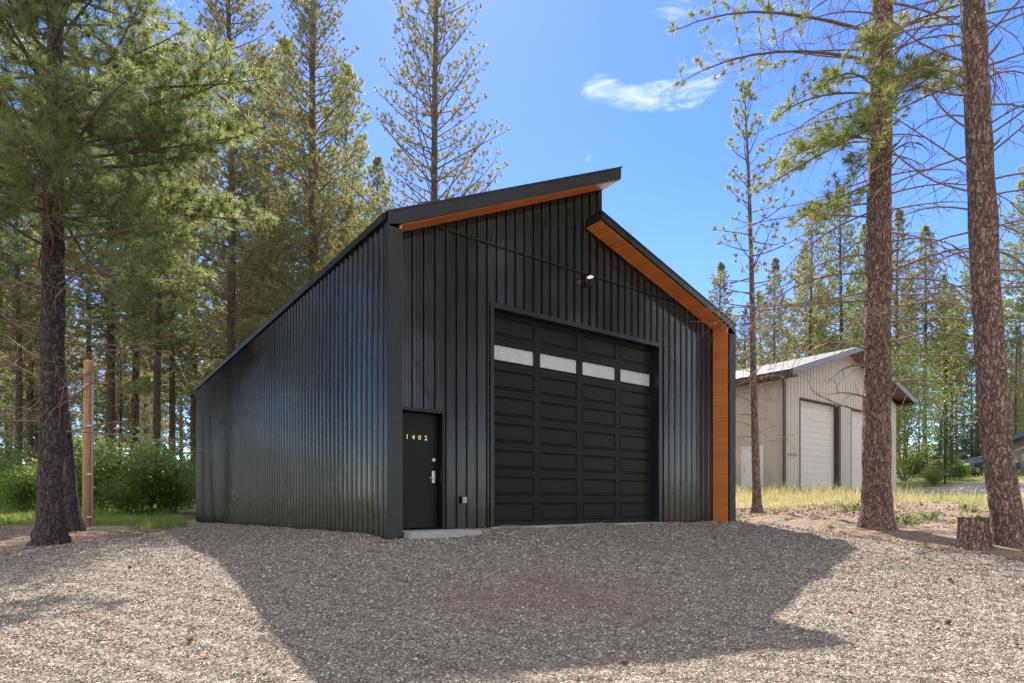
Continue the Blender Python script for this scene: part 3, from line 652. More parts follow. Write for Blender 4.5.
def tuft_mesh(name,pos,dr,rs,length,width,nn,spread=1.0):
    pos=np.asarray(pos); dr=np.asarray(dr); n=len(pos)
    dr=dr/(np.linalg.norm(dr,axis=1)[:,None]+1e-9)
    rv=rs.randn(n,nn,3); rv/=np.linalg.norm(rv,axis=2)[...,None]
    d=dr[:,None]*(.55/spread)+rv*.75*spread; d/=np.linalg.norm(d,axis=2)[...,None]
    side=np.cross(d,rs.randn(n,nn,3)); side/=np.linalg.norm(side,axis=2)[...,None]+1e-9
    L=length*(.65+.5*rs.rand(n,nn,1))*(.7+.6*rs.rand(n,1,1)); o=pos[:,None]-dr[:,None]*length*.5*rs.rand(n,nn,1)
    droop=np.zeros((n,nn,3)); droop[...,2]=-.12*length*rs.rand(n,nn)
    V=np.stack([o-side*width*.5,o+side*width*.5,o+d*L*.55+side*width*.45,o+d*L+droop,o+d*L*.55-side*width*.45],2).reshape(-1,3)
    b=5*np.arange(n*nn)[:,None]; 
    Fq=np.concatenate([b+np.array([[0,1,2]]),b+np.array([[0,2,4]]),b+np.array([[4,2,3]])],0)
    return npmesh(name,V,Fq,3)
def pine(name,loc,label,cat,group=None,seed=1,H=20,r0=.25,cb=.35,Rm=3,lean=(0,0),nb=90,e_top=60,e_bot=0,curl=30,tl=.17,tw=.008,nn=12,twd=.30,
         dead0=.12,nd=25,dl=(1,2.5),bark_m='bark_mid',needle='needle',rpow=.7,extra=(),dead_twig=True,tspread=1.0,tsp=1.1,zr=.45,stubs=0,bulge=None,sides=16,shape='pine',tilt_base=0,prof=None,dead_curl=None):
    rs=np.random.RandomState(seed)
    root=empty(name,loc,label,cat,group)
    hh=np.concatenate([[-.5,-.1,0,.08,.2,.4,.7,1.1],np.arange(1.6,H,.45 if r0>.2 else .9),[H]]); t=np.clip(hh/H,0,1)
    wx=.012*H*np.sin(t*5+seed)*t*.5; wy=.012*H*np.cos(t*4.1+seed*2)*t*.5
    def axis(tt): 
        tt=np.asarray(tt); e=tilt_base*(np.minimum(tt*H,3)/3-tt*H/H*1)
        return np.stack([lean[0]*tt+.006*H*np.sin(tt*5+seed)*tt-tilt_base*np.exp(-tt*H/1.6),lean[1]*tt+.006*H*np.cos(tt*4.1+seed*2)*tt,tt*H],-1)
    def rad(tt): tt=np.asarray(tt); return r0*((1-tt)**rpow*.95+.03)
    ax=axis(t); ax[:,2]=hh; 
    rr=rad(t)+r0*.42*np.exp(-np.maximum(hh,0)/.28); k=sides; th=np.arange(k)*2*math.pi/k
    root_lobes=1+.16*np.exp(-np.maximum(hh,0)/.3)[:,None]*np.sin(5*th+seed)[None]
    if bulge: rr=rr*(1+.14*np.exp(-((hh-bulge)/.16)**2))
    rn=rr[:,None]*root_lobes*(1+.045*rs.randn(len(hh),k))
    V=np.stack([ax[:,0:1]+rn*np.cos(th),ax[:,1:2]+rn*np.sin(th),np.repeat(hh[:,None],k,1)],-1)
    i=np.arange(len(hh)-1)[:,None]*k; j=np.arange(k)[None]; j2=(j+1)%k
    link('trunk',npmesh('trunk',V.reshape(-1,3),np.stack([i+j,i+j2,i+k+j2,i+k+j],-1).reshape(-1,4),4,True),M[bark_m],root)
    live=Tubes(); dead=Tubes(); TP=[]; TD=[]
    def branch(tt,az,L,e0,crl,alive,bend=0,rb=None,dens=1.0):
        n=9; s=np.linspace(0,1,n); p0=axis(tt); rt=float(rad(tt))
        el=R(e0)+R(crl)*s**1.3+rs.randn()*.05; azs=az+bend*s+np.cumsum(rs.randn(n))*.05
        dv=np.stack([np.cos(el)*np.cos(azs),np.cos(el)*np.sin(azs),np.sin(el)],-1)
        P=p0+np.concatenate([np.zeros((1,3)),np.cumsum(dv[:-1]*L/(n-1),0)])
        rb=rb or (.008+.0095*L); rads=rb*(1-s)**.7*.9+.004
        (live if alive else dead).add(P,rads,5)
        step=twd/dens; ss=.28 if alive else .2
        cnt=max(3,int(L*(1-ss)/step)*2)
        for q in range(cnt):
            f=ss+(1-ss)*(q+rs.rand())/cnt; x=f*(n-1); i0=min(int(x),n-2); pp=P[i0]+(P[i0+1]-P[i0])*(x-i0); d=dv[i0]
            sd=1 if q%2 else -1
            hz=np.array([-d[1],d[0],0]); hz/=np.linalg.norm(hz)+1e-6
            td=d*(.55+.3*rs.rand())+hz*sd*(.7+.3*rs.rand())+np.array([0,0,1])*rs.randn()*zr+(np.array([0,0,.15]) if alive else np.array([0,0,-.25]))
            td/=np.linalg.norm(td); l=(.16+.36*L*(1-f)*rs.uniform(.5,1.1)) if alive else min(1.1,.2+.38*L*(1-f*.6)*rs.uniform(.3,1.1))
            l=min(l,1.5); m=4; u=np.linspace(0,1,m)[:,None]
            cv=np.array([0,0,1.])*(.35 if alive else rs.uniform(-.95,.4))*l
            TPth=pp+td*l*u+cv*u**2+hz*rs.randn()*.08*l*u**2
            if alive: live.add(TPth,np.array([.007,.006,.005,.004])*(1 if tl>.12 else .8),3)
            elif dead_twig: dead.add(TPth,np.array([.009,.007,.005,.003]),3)
            if alive:
                nt=1+int(l/ (twd*tsp))
                for w in range(nt):
                    uu=1-w/max(nt,1)*.8; pt=pp+td*l*uu+cv*uu**2+rs.randn(3)*.03; dd=td+cv*2*uu/max(l,.1)*.5
                    TP.append(pt); TD.append(dd+(rs.randn(3)*.35))
            elif rs.rand()<.6 and dead_twig:
                q0=TPth[2]; e=td*.4+rs.randn(3)*.6; e/=np.linalg.norm(e); ll=l*.45
                dead.add([q0,q0+e*ll*.5,q0+e*ll+np.array([0,0,-.08*ll])],[.006,.004,.003],3)
        if alive: TP.append(P[-1]); TD.append(dv[-1])
    ga=2.399963
    for i in range(nb):
        f=(i+rs.rand()*.8)/nb; tt=cb+(1-cb)*f*.985
        if shape=='fir': L=Rm*((1-f)**.9*.97+.03)*rs.uniform(.85,1.1); 
        else: L=Rm*(((1-f)**.65)*min(1,.6+f*2.0))*rs.uniform(.55,1.12)+.15
        if prof: L*=prof(f)
        e=e_bot+(e_top-e_bot)*f**1.4+rs.randn()*7
        branch(tt,i*ga+rs.randn()*.3,L,e,curl*rs.uniform(.3,1.2),True,rs.randn()*.3)
    for i in range(nd):
        tt=dead0+(cb+.12-dead0)*(i+rs.rand())/max(nd,1)
        c=dead_curl or (-25,35); e0=rs.uniform(-5,30)
        branch(tt,i*ga*1.3+rs.randn()*.5,rs.uniform(*dl),e0,rs.uniform(*c)-e0*.6,False,rs.randn()*.4,rb=.0075+.003*dl[1])
    for (h,az,L,e0,crl,alive,dens) in extra: branch(h/H,R(az),L,e0,crl,alive,0,rb=.012+.006*L,dens=dens)
    for i in range(stubs):
        h=rs.uniform(1.4,9.5); az_=rs.uniform(-2.9,-.2); p0=axis(h/H); d=np.array([math.cos(az_),math.sin(az_),rs.uniform(.3,1.4)]); d/=np.linalg.norm(d); q=p0+d*float(rad(h/H))*.7; l=rs.uniform(.18,.5)
        dead.add([q,q+d*l*.6,q+d*l+np.array([0,0,.05])],[.032,.024,.006],6)
    if live.V: link('branches',live.mesh('branches'),M['twig'],root)
    if dead.V: link('dead_branches',dead.mesh('dead_branches'),M['twig_d'],root)
    link('crown',tuft_mesh('crown',TP,TD,rs,tl,tw,nn,tspread),M[needle],root)
    return root
def broad(name,loc,label,cat,group,seed,H,Rm,nleaf,ls,mat,stems=5,base=.15):
    rs=np.random.RandomState(seed); root=empty(name,loc,label,cat,group); tb=Tubes(); cl=[]
    for i in range(stems):
        az=i*2.4+rs.rand(); P=[np.array([0,0,-.2])]; d=np.array([math.cos(az)*.35,math.sin(az)*.35,1.]); 
        for k in range(6):
            d=d+rs.randn(3)*.18; d/=np.linalg.norm(d); P.append(P[-1]+d*H*.15)
            if k>0:
                for w in range(3):
                    e=d*.5+rs.randn(3)*.8; e[2]=abs(e[2])*.7; e/=np.linalg.norm(e); l=Rm*rs.uniform(.3,.75); q=P[-1]+e*l; tb.add([P[-1],P[-1]+e*l*.5+[0,0,.04],q],[.012,.008,.004],3); cl+= [q,P[-1]+e*l*.6]
        cl.append(P[-1]); tb.add(P,np.linspace(.035,.01,7)*(H/3)**.5,5)
    link('stem',tb.mesh('stem'),M['twig'],root)
    cl=np.array(cl); n=nleaf; c=cl[rs.randint(len(cl),size=n)]+rs.randn(n,3)*Rm*.17; c[:,2]=np.maximum(c[:,2],base*H*rs.rand(n))
    d=rs.randn(n,3); d/=np.linalg.norm(d,axis=1)[:,None]; a=np.cross(d,rs.randn(n,3)); a/=np.linalg.norm(a,axis=1)[:,None]; l=ls*(.6+.8*rs.rand(n,1))
    V=np.stack([c,c+d*l*.5+a*l*.32,c+d*l,c+d*l*.5-a*l*.32],1).reshape(-1,3)
    link('foliage',npmesh('foliage',V,np.arange(4*n).reshape(-1,4),4),M[mat],root); return root

# --- hero trees, left
PT='pine_tree'
p=at(50,544)
pine(PT,p,'large dark-trunked pine closest to the camera on the left','tree',seed=3,H=17,r0=.245,cb=.38,Rm=4.0,nb=130,lean=(.5,-.3),e_bot=-8,e_top=50,tl=.21,tw=.011,nn=44,twd=.30,nd=34,dead0=.13,dl=(1,2.8),bark_m='bark_dark',needle='needle_g',
  extra=[(6.2,-60,3.6,-5,10,True,1.5),(6.9,-95,3.9,0,5,True,1.4),(7.6,-35,4.2,5,0,True,1.3),(8.4,-130,3.6,5,-5,True,1.3),(9,-80,3.4,10,0,True,1.3),(6.6,10,3.3,8,5,True,1.8),(6.0,-80,3.4,-8,5,True,1.8),(7.0,15,4.1,0,5,True,2.4),(7.8,-5,4.3,3,5,True,2.4),(9.2,5,4.3,3,5,True,2.0),(8.5,25,3.6,5,5,True,1.8),(6.2,-15,3.0,-5,5,True,1.8),(5.6,20,2.8,-5,5,True,1.5),(6.7,-110,3.5,0,0,True,1.8),(7.2,-60,3.8,0,0,True,1.6),(7.9,-100,3.6,5,0,True,1.6),(8.8,-20,3.6,10,0,True,1.5),(9.6,-60,3.6,10,0,True,1.5),(5.6,-150,3.0,0,5,True,1.2)])
p=at(74,531)
pine(PT,p,'leaning dark pine trunk just behind the large dark-trunked pine','tree',seed=4,H=18,r0=.17,cb=.45,Rm=2.8,nb=120,lean=(-1.7,.3),tl=.24,tw=.015,nn=18,twd=.3,nd=26,bark_m='bark_dark',needle='needle_g')
def Z(px,z): return pz(px,z)
pine(PT,Z(157,40),'mid-distance pine standing between the wooden pole and the black garage','tree',seed=5,H=29,r0=.27,cb=.36,Rm=4.6,nb=200,tl=.25,tw=.022,nn=26,twd=.38,nd=26,bark_m='bark_mid',needle='needle_g')
pine(PT,Z(230,32),'tall pine rising over the rear low end of the black garage wall','tree',seed=6,H=37,r0=.26,cb=.22,Rm=4.8,nb=320,tl=.21,tw=.017,nn=30,twd=.38,nd=14,bark_m='bark_mid',needle='needle',e_bot=10)
pine(PT,Z(314,33),'tall pine with open crown behind the middle of the sloping wall','tree',seed=8,H=38,r0=.31,cb=.22,Rm=5.0,nb=290,tl=.21,tw=.017,nn=30,twd=.42,nd=18,bark_m='bark_mid',needle='needle',e_bot=12)
pine(PT,Z(436,33),'tall open pine behind the black garage, rightmost of those above its left roof','tree',seed=9,H=37,r0=.28,cb=.20,Rm=6.0,nb=215,tl=.21,tw=.018,nn=30,twd=.50,nd=12,bark_m='bark_mid',needle='needle',e_bot=18,e_top=60,prof=lambda f:1.0 if f<.75 else .85)
# --- hero trees, right
p=at(757,512.5)
pine(PT,p,'slender young pine beside the orange cedar corner of the black garage','tree',seed=11,H=12.9,r0=.125,cb=.42,Rm=1.7,nb=44,lean=(-.35,0),tl=.15,tw=.010,nn=46,twd=.40,nd=30,dead0=.15,dl=(.5,1.3),bark_m='bark_red',needle='needle_g',e_bot=5,e_top=60,curl=30,sides=12)
p=at(876,532)
pine(PT,p,'thick upright reddish pine trunk with drooping bright green branch','tree',seed=12,H=24,r0=.29,cb=.64,Rm=3.6,nb=70,lean=(.2,0),tl=.19,tw=.008,nn=46,twd=.32,stubs=22,nd=85,dead0=.15,dl=(1.1,3.6),bark_m='bark_red',needle='needle_y',e_bot=0,rpow=.6,dead_curl=(-115,25),tsp=.85,
  extra=[(8.6,195,2.6,-10,-25,True,2.0),(8.3,215,2.3,-5,-30,True,2.2),(8.7,160,2.7,-20,-10,True,2.0),(8.9,250,2.0,0,-30,True,2.2),(8.8,305,1.7,0,-25,True,2.2),(9.4,205,2.2,0,-55,True,2.0),(9.6,240,1.9,5,-60,True,2.0),(9.3,180,2.4,5,-60,True,1.8),(8.2,225,1.6,-20,-40,True,2.2),(9.5,330,1.6,5,-60,True,2.0),(7.0,200,1.8,-10,-30,True,1.6),(7.5,185,2.1,-25,-10,True,2.0),(8.9,270,1.8,5,-30,True,2.2),
  (3.6,178,1.2,0,-60,False,1),(3.4,203,1.5,15,-80,False,1),(2.75,188,1.3,25,-50,False,1),(2.5,170,1.4,10,20,False,1),(3.9,-5,2.4,30,-70,False,1),(3.1,-15,1.8,15,-60,False,1),(4.6,5,2.5,25,-60,False,1),(5.4,-20,2.6,25,-60,False,1),(10.6,-20,2.8,10,-30,True,1.2),(11.3,20,3.0,10,-30,True,1.2),(10,172,4.4,15,-50,True,.8),(10.6,190,4.7,10,-35,True,.7),(8.0,232,2.6,0,-35,True,1.6)])
p=at(997,549)
pine(PT,p,'leaning reddish pine trunk at the right edge behind the cut stump','tree',seed=13,H=22,r0=.235,cb=.66,Rm=3.4,nb=60,lean=(-1.0,.2),tl=.19,tw=.009,nn=38,twd=.36,stubs=16,bulge=2.6,extra=[(9.6,185,2.4,5,-40,True,1.2),(10.8,150,2.6,10,-35,True,1.2),(9.8,-10,2.6,5,-35,True,1.2),(11.0,-60,2.4,10,-35,True,1.2)],nd=80,dead0=.2,dl=(1.1,3.0),bark_m='bark_red',needle='needle_y',rpow=.5,tilt_base=-.28,dead_curl=(-110,50))

# --- prototypes for the background
GB='pines of the surrounding forest'
dirs={}
protos=[]
spec=[dict(seed=21,H=24,r0=.22,cb=.25,Rm=4.2,nb=175,tl=.27,tw=.030,nn=22,twd=.43,nd=18,needle='needle'),
 dict(seed=22,H=27,r0=.27,cb=.35,Rm=4.6,nb=175,tl=.27,tw=.030,nn=22,twd=.43,nd=22,needle='needle_g'),
 dict(seed=23,H=22,r0=.18,cb=.22,Rm=3.4,nb=160,tl=.26,tw=.030,nn=22,twd=.42,nd=14,needle='needle'),
 dict(seed=24,H=18,r0=.2,cb=.06,Rm=3.6,nb=190,tl=.20,tw=.034,nn=12,twd=.28,nd=0,needle='fir',shape='fir',e_bot=-12,e_top=40,curl=12),
 dict(seed=25,H=25,r0=.24,cb=.42,Rm=4.0,nb=160,tl=.27,tw=.030,nn=22,twd=.43,nd=30,needle='needle_g')]
def fmt(px,Zd,k):
    return None
placed=[]
def put(k,px,Zd,label,group=GB,sc=1.0,cat='tree'):
    p=pz(px,Zd); s=sc
    if k not in dirs:
        dirs[k]=pine('fir_tree' if k==3 else PT,p,label,cat,group,sides=10,**spec[k]); dirs[k].scale=(s,s,s); return dirs[k]
    return dup(dirs[k],p,rnd.random()*6.28,(s,s,s*rnd.uniform(.95,1.1)),label,group)
lab_far_l='slender forest pine among many alike behind the shrubs left of the black garage'
lab_far_b='forest pine among many alike showing over the black garage wall'
lab_far_r='distant forest pine among many alike right of and behind the tan garage'
GL='pines deep in the forest left of the garage'; GM='pines seen over the garage wall'; GR='distant pines beyond the tan garage'
put(1,112,48,'pine just right of the top of the wooden pole',sc=1.35); put(3,120,52,'dark bushy fir behind the wooden pole','firs of the forest',.85)
put(0,194,50,'pine rising directly beside the low rear corner of the black garage',sc=1.5)
put(2,262,38,'slim pine right of the tall pine over the low garage wall',sc=1.3); put(4,18,36,'slim pine at the far left edge of the picture',sc=.9); put(2,246,50,'thin pine trunk behind the tall pine over the low garage wall')
put(1,380,43,'pine between the two tallest pines above the garage roof',sc=.95); put(0,350,37,'pine just left of the garage roof corner',sc=.8)
for px,zd,k,sc_,lb in [(-60,40,4,1.1,'near pine just outside the left edge, its crown reaching into the picture'),(-75,34,1,.95,'pine left of the left picture edge'),(30,50,0,1.5,'pine between the left edge and the dark trunk'),(88,50,2,1.5,'pine directly above the wooden pole'),(135,50,4,1.5,'pine with a high crown right of the dark fir'),(172,44,2,1.4,'slim pine between the mid-distance pine and the garage'),(282,42,4,1.3,'pine between the two tall pines over the sloping wall'),(345,48,1,1.35,'pine right of the open crown pine over the sloping wall')]: put(k,px,zd,lb,sc=sc_)
put(2,810,46,'pine trunk rising over the ridge of the tan garage roof',sc=1.0)
put(0,720,44,'pine peeking out directly right of the garage roof edge',sc=.72)
put(3,945,39,'small dark fir in the meadow between the two reddish trunks','firs of the forest',.27)
put(3,972,47,'dark fir behind the small fir of the meadow','firs of the forest',.5)
put(1,842,47,'pine behind the right half of the tan garage roof',sc=.85); put(2,775,44,'pine behind the left part of the tan garage roof',sc=.8); put(4,925,58,'pine with bare trunk between the reddish trunks',sc=.95)
put(2,1016,56,'pine at the right edge above the pale shed',sc=.6)
for i in range(38):
    px=rnd.uniform(-70,270); put(rnd.choice([0,1,2,4,2,3]),px,rnd.uniform(60,105),lab_far_l,GL,rnd.uniform(.85,1.35))
for i in range(12):
    px=rnd.uniform(250,392); put(rnd.choice([0,1,2,4]),px,rnd.uniform(46,80),lab_far_b,GM,rnd.uniform(.95,1.35))
for i in range(46):
    px=rnd.uniform(712,1080); put(rnd.choice([0,1,2,4,2,3]),px,rnd.uniform(52,95),lab_far_r,GR,rnd.uniform(.65,1.05))
GBH='pines behind the camera mirrored in the black wall'
for (x,y) in [(-22,-2),(-27,6),(-20,-10),(-30,14),(-14,-18),(-4,-24),(8,-22),(18,-18),(26,-10),(-26,20),(14,-30),(-24,-22),(-18,-6),(-10,-24),(2,-26),(13,-21),(22,-14),(-24,2),(-33,-4),(4,-34),(28,-20),(-30,-14),(-35,8),(17,3),(21,-5),(23,7),(27,0),(30,9),(19,-11),(33,3),(25,-7),(36,12),(20,11.5)]:
    k=rnd.choice([0,1,4,2]); dup(dirs[k],(x,y,g1(x,y)),rnd.random()*6.28,(1,1,1),'pine standing in the clearing out of view, mirrored in the black metal',GBH)

# --- shrubs
GS='shrubs under the pines'
sb=None
SH=[(-18,27,'leftmost shrub behind the grass strip'),(22,25,'bright shrub left of the large dark-trunked pine'),(102,27,'shrub just right of the wooden pole'),(128,26,'shrub in the middle of the hedge between pole and garage'),
 (152,27.5,'shrub in front of the mid-distance pine trunk'),(176,28,'shrub nearest the low rear corner of the black garage'),(60,29,'shrub behind the large dark-trunked pine'),(84,31,'shrub behind the wooden pole'),(190,33,'farther shrub beside the rear garage corner'),(0,33,'farther shrub at the left edge')]
for i,(px,zd,lb) in enumerate(SH):
    p=pz(px,zd)
    if not sb: sb=broad('shrub',p,lb,'shrub',GS,41,3.0,1.9,7000,.13,'leaf')
    else:
        s=rnd.choice([.55,.7,.85,1.0,1.15]); dup(sb,p,rnd.random()*6.28,(s*1.05,s,s*.95),lb,GS)
lt=broad('broadleaf_tree',pz(905,43),'light green broadleaf tree between the tan garage and the leaning trunk','tree','broadleaf trees',43,8,5.0,16000,.15,'leaf_y',stems=7,base=.1)
dup(lt,pz(778,52),1.3,(.9,.9,1.1),'light green broadleaf tree showing over the left part of the tan roof','broadleaf trees')
dup(lt,pz(1012,66),2.3,(.8,.8,.9),'light green broadleaf tree behind the pale shed','broadleaf trees')
for px,zd,s,lb in [(960,41,.45,'low leafy bush at the foot of the small fir'),(935,38,.35,'low leafy bush left of the small fir'),(912,46,.8,'leafy shrub just right of the tan garage corner')]:
    dup(sb,pz(px,zd),rnd.random()*6,(s,s,s),lb,GS)
# weeds near the stump
w=broad('weed',at(905,524),'bright green weed behind the cut stump','weed','weeds at the gravel edge',47,.42,.34,420,.045,'leaf',stems=3)
for px,py,s,lb in [(790,523,.6,'small weed between the slender pine and the upright reddish trunk'),(832,531,.5,'small weed left of the upright reddish trunk'),(853,512,1.1,'tall yellowish weed touching the left side of the upright reddish trunk'),(930,520,.9,'leafy weed just left of the stump'),(968,512,.9,'weed showing above the stump')]:
    dup(w,at(px,py),rnd.random()*6,(s,s,s),lb,'weeds at the gravel edge')

# ------------------------------------------------------------------ stump
p=at(973,550)
st=empty('tree_stump',p,'cut grey-brown tree stump beside the leaning trunk','stump')
rs=np.random.RandomState(5); k=22; th=np.arange(k)*2*math.pi/k; m=MB(); hs=[-.15,0,.1,.25,.42,.56]; lob=1+.05*rs.randn(k)
vs=[]
for h in hs:
    r=(.21+.07*math.exp(-max(h,0)/.2))*lob*(1+.03*rs.randn(k))
    vs+=[(r[i]*math.cos(th[i]),r[i]*math.sin(th[i]),h+(.012*rs.randn() if h>.5 else 0)) for i in range(k)]
m.add(vs,[(a*k+i,a*k+(i+1)%k,(a+1)*k+(i+1)%k,(a+1)*k+i) for a in range(len(hs)-1) for i in range(k)]); m.build('bark',M['bark_red'],st,smooth=True)
def cutwood():
    t=NT('cut_wood'); w=t.n.new('ShaderNodeTexWave'); w.wave_type='RINGS'; w.rings_direction='Z'; t.L(t.coord(),w.inputs['Vector']); w.inputs['Scale'].default_value=22; w.inputs['Distortion'].default_value=2
    return t.set(t.mix(w.outputs['Fac'],(.28,.2,.15),(.42,.33,.26)),.9)
top=[(.215*l*math.cos(a),.215*l*math.sin(a),.553) for l,a in zip(lob,th)]; MB().add(top+[(0,0,.548)],[(i,(i+1)%k,k) for i in range(k)]).build('cut_face',cutwood(),st)
# small far stump right of the tan garage
p=at(912,474); 
s2=empty('tree_stump',p,'weathered far stump standing in the meadow by the tan garage','stump'); m=MB(); m.tube([(0,0,-.2),(0,0,.2),(.05,0,1.1),(.1,0,1.35)],[.75,.6,.5,.42],14); m.build('bark',M['bark_mid'],s2,smooth=True)
MB().add([(.1+.40*math.cos(a),.40*math.sin(a),1.353) for a in th],[tuple(range(k))]).build('cut_face',cutwood(),s2)

# ------------------------------------------------------------------ wooden pole
p=at(87.5,526)
Zp=p.y; hpole=(HY-360)/F*Zp+EYE-p.z
def polewood():
    t=NT('pole_wood'); n=t.noise(t.coord((14,14,.8)),2.5,6,.7); return t.set(t.ramp(n.outputs['Fac'],[(.3,(.36,.18,.08)),(.7,(.80,.48,.25))]),.75,0,t.bump(n.outputs['Fac'],.6,.01))
po=empty('utility_pole',p,'short orange-brown wooden pole with grey conduit on its right side','pole')
MB().tube([(0,0,-.4),(0,0,hpole*.5),(.03,0,hpole-.08),(.03,0,hpole)],[.13,.12,.11,.085],18).build('post',polewood(),po,smooth=True)
c=MB(); c.tube([(.165,-.03,-.3),(.165,-.03,hpole*.5),(.175,-.03,hpole*.93)],.028,10); c.build('conduit',M['grey_pl'],po,smooth=True)
c=MB()
for z in (.25,1.5,2.9,4.1): c.box(.05,.2,-.115,-.09,z,z+.022)
c.build('strap',M['nickel'],po)
wr=MB()
for h in (hpole-1.5,hpole-1.8):
    pts=[Vector((-.05,-.14,h))]+[Vector((-i*2.4,3.0*i,h-.25*math.sin(i/6*math.pi)*1.5+.15*i)) for i in range(1,7)]; wr.tube(pts,.010,5)
wr.build('cable',M['grey_pl'],po)

# ------------------------------------------------------------------ cones and leaves lying on the gravel
def cone_mesh():
    m=MB(); pts=[]; 
    m.tube([(-.055,0,.03),(-.045,0,.03),(-.02,0,.03),(.02,0,.03),(.045,0,.03),(.055,0,.03)],[.012,.026,.036,.032,.018,.006],10)
    for i in range(40):
        f=i/40; a=i*2.4; x=-.045+.09*f; r=.034*math.sin(math.pi*(f*.75+.2)); c=Vector((x,math.cos(a)*r,.03+math.sin(a)*r)); o=Vector((.012,math.cos(a)*.014,math.sin(a)*.014)); t=Vector((0,-math.sin(a),math.cos(a)))*.009
        m.add([c-t,c+t,c+o],[(0,1,2)])
    return m
conem=plain('pine_cone_scales',(.17,.075,.045),.8,0,.5,60)
first=None
for px,py,lb in [(950,584,'brown pine cone on sunlit gravel at right, upper of two'),(948,630,'brown pine cone on sunlit gravel at right, lower of two'),(625,671,'reddish pine cone on shaded gravel near the bottom edge'),(190,648,'brown cone lying on gravel near the left shadow edge'),(715,541,'dark cone at the tip of the garage shadow'),(130,572,'cone on gravel in front of the dark pine')]:
    p=at(px,py); p.z=float(gravel_z(np.array([p.x]),np.array([p.y]))[0])+.012
    if first is None:
        first=cone_mesh().build('pine_cone',conem); 
        o=first
    else: o=first.copy(); COL.objects.link(o)
    tag(o,lb,'pine cone','pine cones on the gravel'); o.location=p; o.scale=(.62,)*3; o.rotation_euler=(0,0,rnd.random()*6)
def lf(px,py,col,lb):
    p=at(px,py); p.z=float(gravel_z(np.array([p.x]),np.array([p.y]))[0])+.03
    m=MB(); n=10; vs=[(0,0,.006)]+[(.045*math.cos(a)*(1+.3*math.cos(a)),.026*math.sin(a),.004*math.sin(3*a)) for a in [2*math.pi*i/n for i in range(n)]]
    vs+= [(x,y,z-.003) for x,y,z in vs[1:]]
    m.add(vs,[(0,1+i,1+(i+1)%n) for i in range(n)]+[(1+i,n+1+i,n+1+(i+1)%n,1+(i+1)%n) for i in range(n)]+[tuple(range(2*n,n,-1))])
    o=m.build('fallen_leaf',plain('fallen_leaf_'+lb[:6].strip(),col,.6)); tag(o,lb,'leaf'); o.location=p; o.rotation_euler=(.2,.1,rnd.random()*6)
lf(850,617,(.7,.08,.03),'red leaf on sunlit gravel beyond the shadow edge'); lf(205,664,(.65,.22,.07),'orange leaf on gravel near the bottom left corner')

# ------------------------------------------------------------------ sky and sun
sun_dir=Vector((-.10,.84,1.0)).normalized()
elev=math.asin(sun_dir.z); az=math.atan2(sun_dir.x,sun_dir.y)
sd=bpy.data.lights.new('sun','SUN'); sd.energy=4.9; sd.angle=R(.53); sd.color=(1,.91,.79)
so=bpy.data.objects.new('sun',sd); COL.objects.link(so); so.rotation_euler=sun_dir.to_track_quat('Z','Y').to_euler(); so.location=(0,30,60)
w=bpy.data.worlds.new('World'); SC.world=w; w.use_nodes=True; nt=w.node_tree; N=nt.nodes; Lk=nt.links
bg=N['Background']; sky=N.new('ShaderNodeTexSky'); sky.sky_type='NISHITA'; sky.sun_disc=False; sky.sun_elevation=elev; sky.sun_rotation=az; sky.air_density=1.0; sky.dust_density=0.15; sky.ozone_density=2.6; sky.altitude=900
tc=N.new('ShaderNodeTexCoord'); sp=N.new('ShaderNodeSeparateXYZ'); Lk.new(tc.outputs['Generated'],sp.inputs[0])
def wm(op,a,b=None):
    n=N.new('ShaderNodeMath'); n.operation=op
    for i,v in enumerate((a,b)):
        if v is None: continue
        if hasattr(v,'links'): Lk.new(v,n.inputs[i])
        else: n.inputs[i].default_value=v
    return n.outputs[0]
zc=wm('MAXIMUM',sp.outputs['Z'],.06); ux_=wm('DIVIDE',sp.outputs['X'],zc); uy_=wm('DIVIDE',sp.outputs['Y'],zc)
cb_=N.new('ShaderNodeCombineXYZ'); Lk.new(ux_,cb_.inputs[0]); Lk.new(uy_,cb_.inputs[1])
def wn(scale,detail,rough,dist,sx=1,sy=1,loc=(0,0,0)):
    mp=N.new('ShaderNodeMapping'); mp.inputs['Scale'].default_value=(sx,sy,1); mp.inputs['Location'].default_value=loc; Lk.new(cb_.outputs[0],mp.inputs[0])
    n=N.new('ShaderNodeTexNoise'); n.inputs['Scale'].default_value=scale; n.inputs['Detail'].default_value=detail; n.inputs['Roughness'].default_value=rough; n.inputs['Distortion'].default_value=dist; Lk.new(mp.outputs[0],n.inputs[0]); return n.outputs['Fac']
def blob(x,y,r,a,ry=None):
    ry=ry or r
    dx=wm('DIVIDE',wm('SUBTRACT',ux_,x),r); dy=wm('DIVIDE',wm('SUBTRACT',uy_,y),ry); d2=wm('ADD',wm('MULTIPLY',dx,dx),wm('MULTIPLY',dy,dy)); return wm('MULTIPLY',wm('EXPONENT',wm('MULTIPLY',d2,-1)),a)
def pp(px,py): z=HY-py; return (px-512)/z,F/z
tot=None
for px,py,r,ry,a in [(597,84,.06,.05,1),(640,100,.13,.06,.95),(668,94,.09,.05,.9),(702,75,.08,.12,1),(672,8,.09,.05,1),(588,158,.018,.03,1.1),(600,5,.04,.03,.5),(690,168,.08,.02,.5),(780,30,.12,.06,.8),(900,60,.2,.1,.5),(1010,310,.8,.8,1.2),(860,230,.7,.4,.4),(30,200,.6,.5,.5)]:
    x,y=pp(px,py); b=blob(x,y,r,a,ry); tot=b if tot is None else wm('ADD',tot,b)
fine=wn(8,10,.70,1.1,1,1.9,(5.3,2.2,0)); cov=wm('MULTIPLY',wm('MINIMUM',tot,1.0),fine)
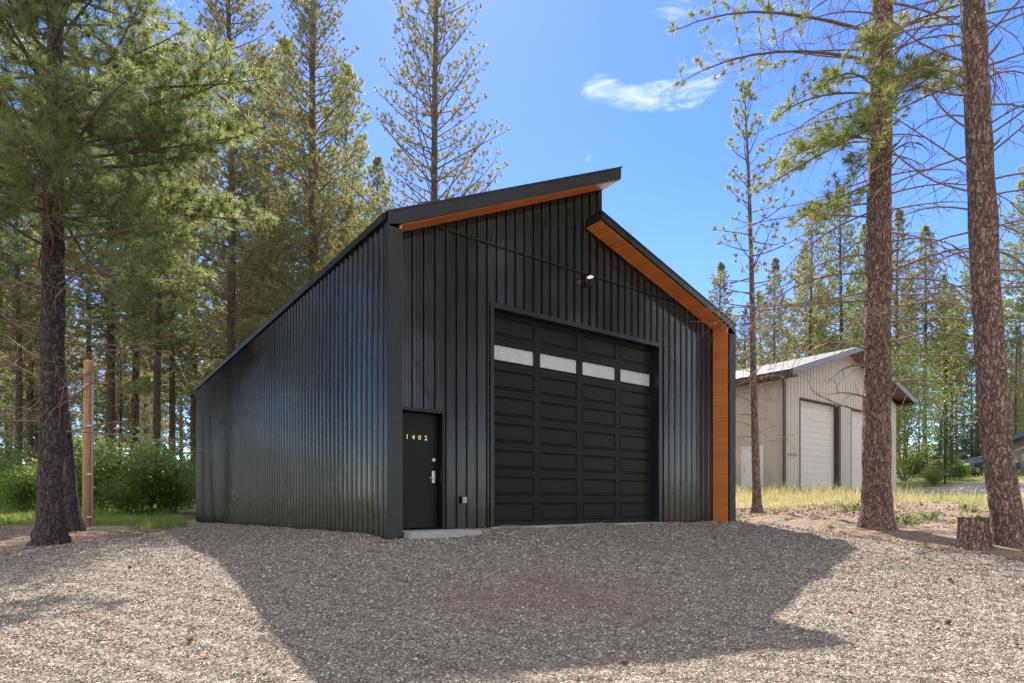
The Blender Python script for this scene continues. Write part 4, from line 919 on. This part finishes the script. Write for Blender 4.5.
mr=N.new('ShaderNodeMapRange'); Lk.new(cov,mr.inputs['Value']); mr.inputs['From Min'].default_value=.33; mr.inputs['From Max'].default_value=.78; mr.interpolation_type='SMOOTHSTEP'
fill_cloud=wn(1.3,7,.6,.5); mr2=N.new('ShaderNodeMapRange'); Lk.new(fill_cloud,mr2.inputs['Value']); mr2.inputs['From Min'].default_value=.36; mr2.inputs['From Max'].default_value=.60  # added cloud sheet overhead and behind camera, out of view, whitens the ambient light
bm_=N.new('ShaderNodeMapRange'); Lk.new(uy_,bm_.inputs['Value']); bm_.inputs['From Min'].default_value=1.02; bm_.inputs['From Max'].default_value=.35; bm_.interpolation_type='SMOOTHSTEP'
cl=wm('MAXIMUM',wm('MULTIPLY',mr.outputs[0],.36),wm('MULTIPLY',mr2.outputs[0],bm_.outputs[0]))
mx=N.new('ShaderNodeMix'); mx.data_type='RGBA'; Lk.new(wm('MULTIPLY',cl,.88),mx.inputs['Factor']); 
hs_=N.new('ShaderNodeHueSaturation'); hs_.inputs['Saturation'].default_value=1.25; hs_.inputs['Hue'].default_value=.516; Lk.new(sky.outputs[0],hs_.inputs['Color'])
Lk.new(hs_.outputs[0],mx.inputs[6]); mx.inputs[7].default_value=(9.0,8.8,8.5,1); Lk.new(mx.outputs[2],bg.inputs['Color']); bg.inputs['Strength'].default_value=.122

# ------------------------------------------------------------------ camera
cd=bpy.data.cameras.new('camera'); co=bpy.data.objects.new('camera',cd); COL.objects.link(co); SC.camera=co
co.location=(0,0,EYE); co.rotation_euler=(R(90),0,0); cd.sensor_width=36; cd.lens=F/1024*36; cd.shift_y=(HY-341.5)/1024; cd.clip_end=6000; cd.clip_start=.05
SC.render.resolution_x=1024; SC.render.resolution_y=683
SC.view_settings.view_transform='Standard'; SC.view_settings.look='None'; SC.view_settings.gamma=1; SC.view_settings.use_curve_mapping=False; SC.view_settings.exposure=1.2
SC.cycles.max_bounces=6; SC.cycles.diffuse_bounces=3; SC.cycles.transmission_bounces=4; SC.cycles.use_denoising=True
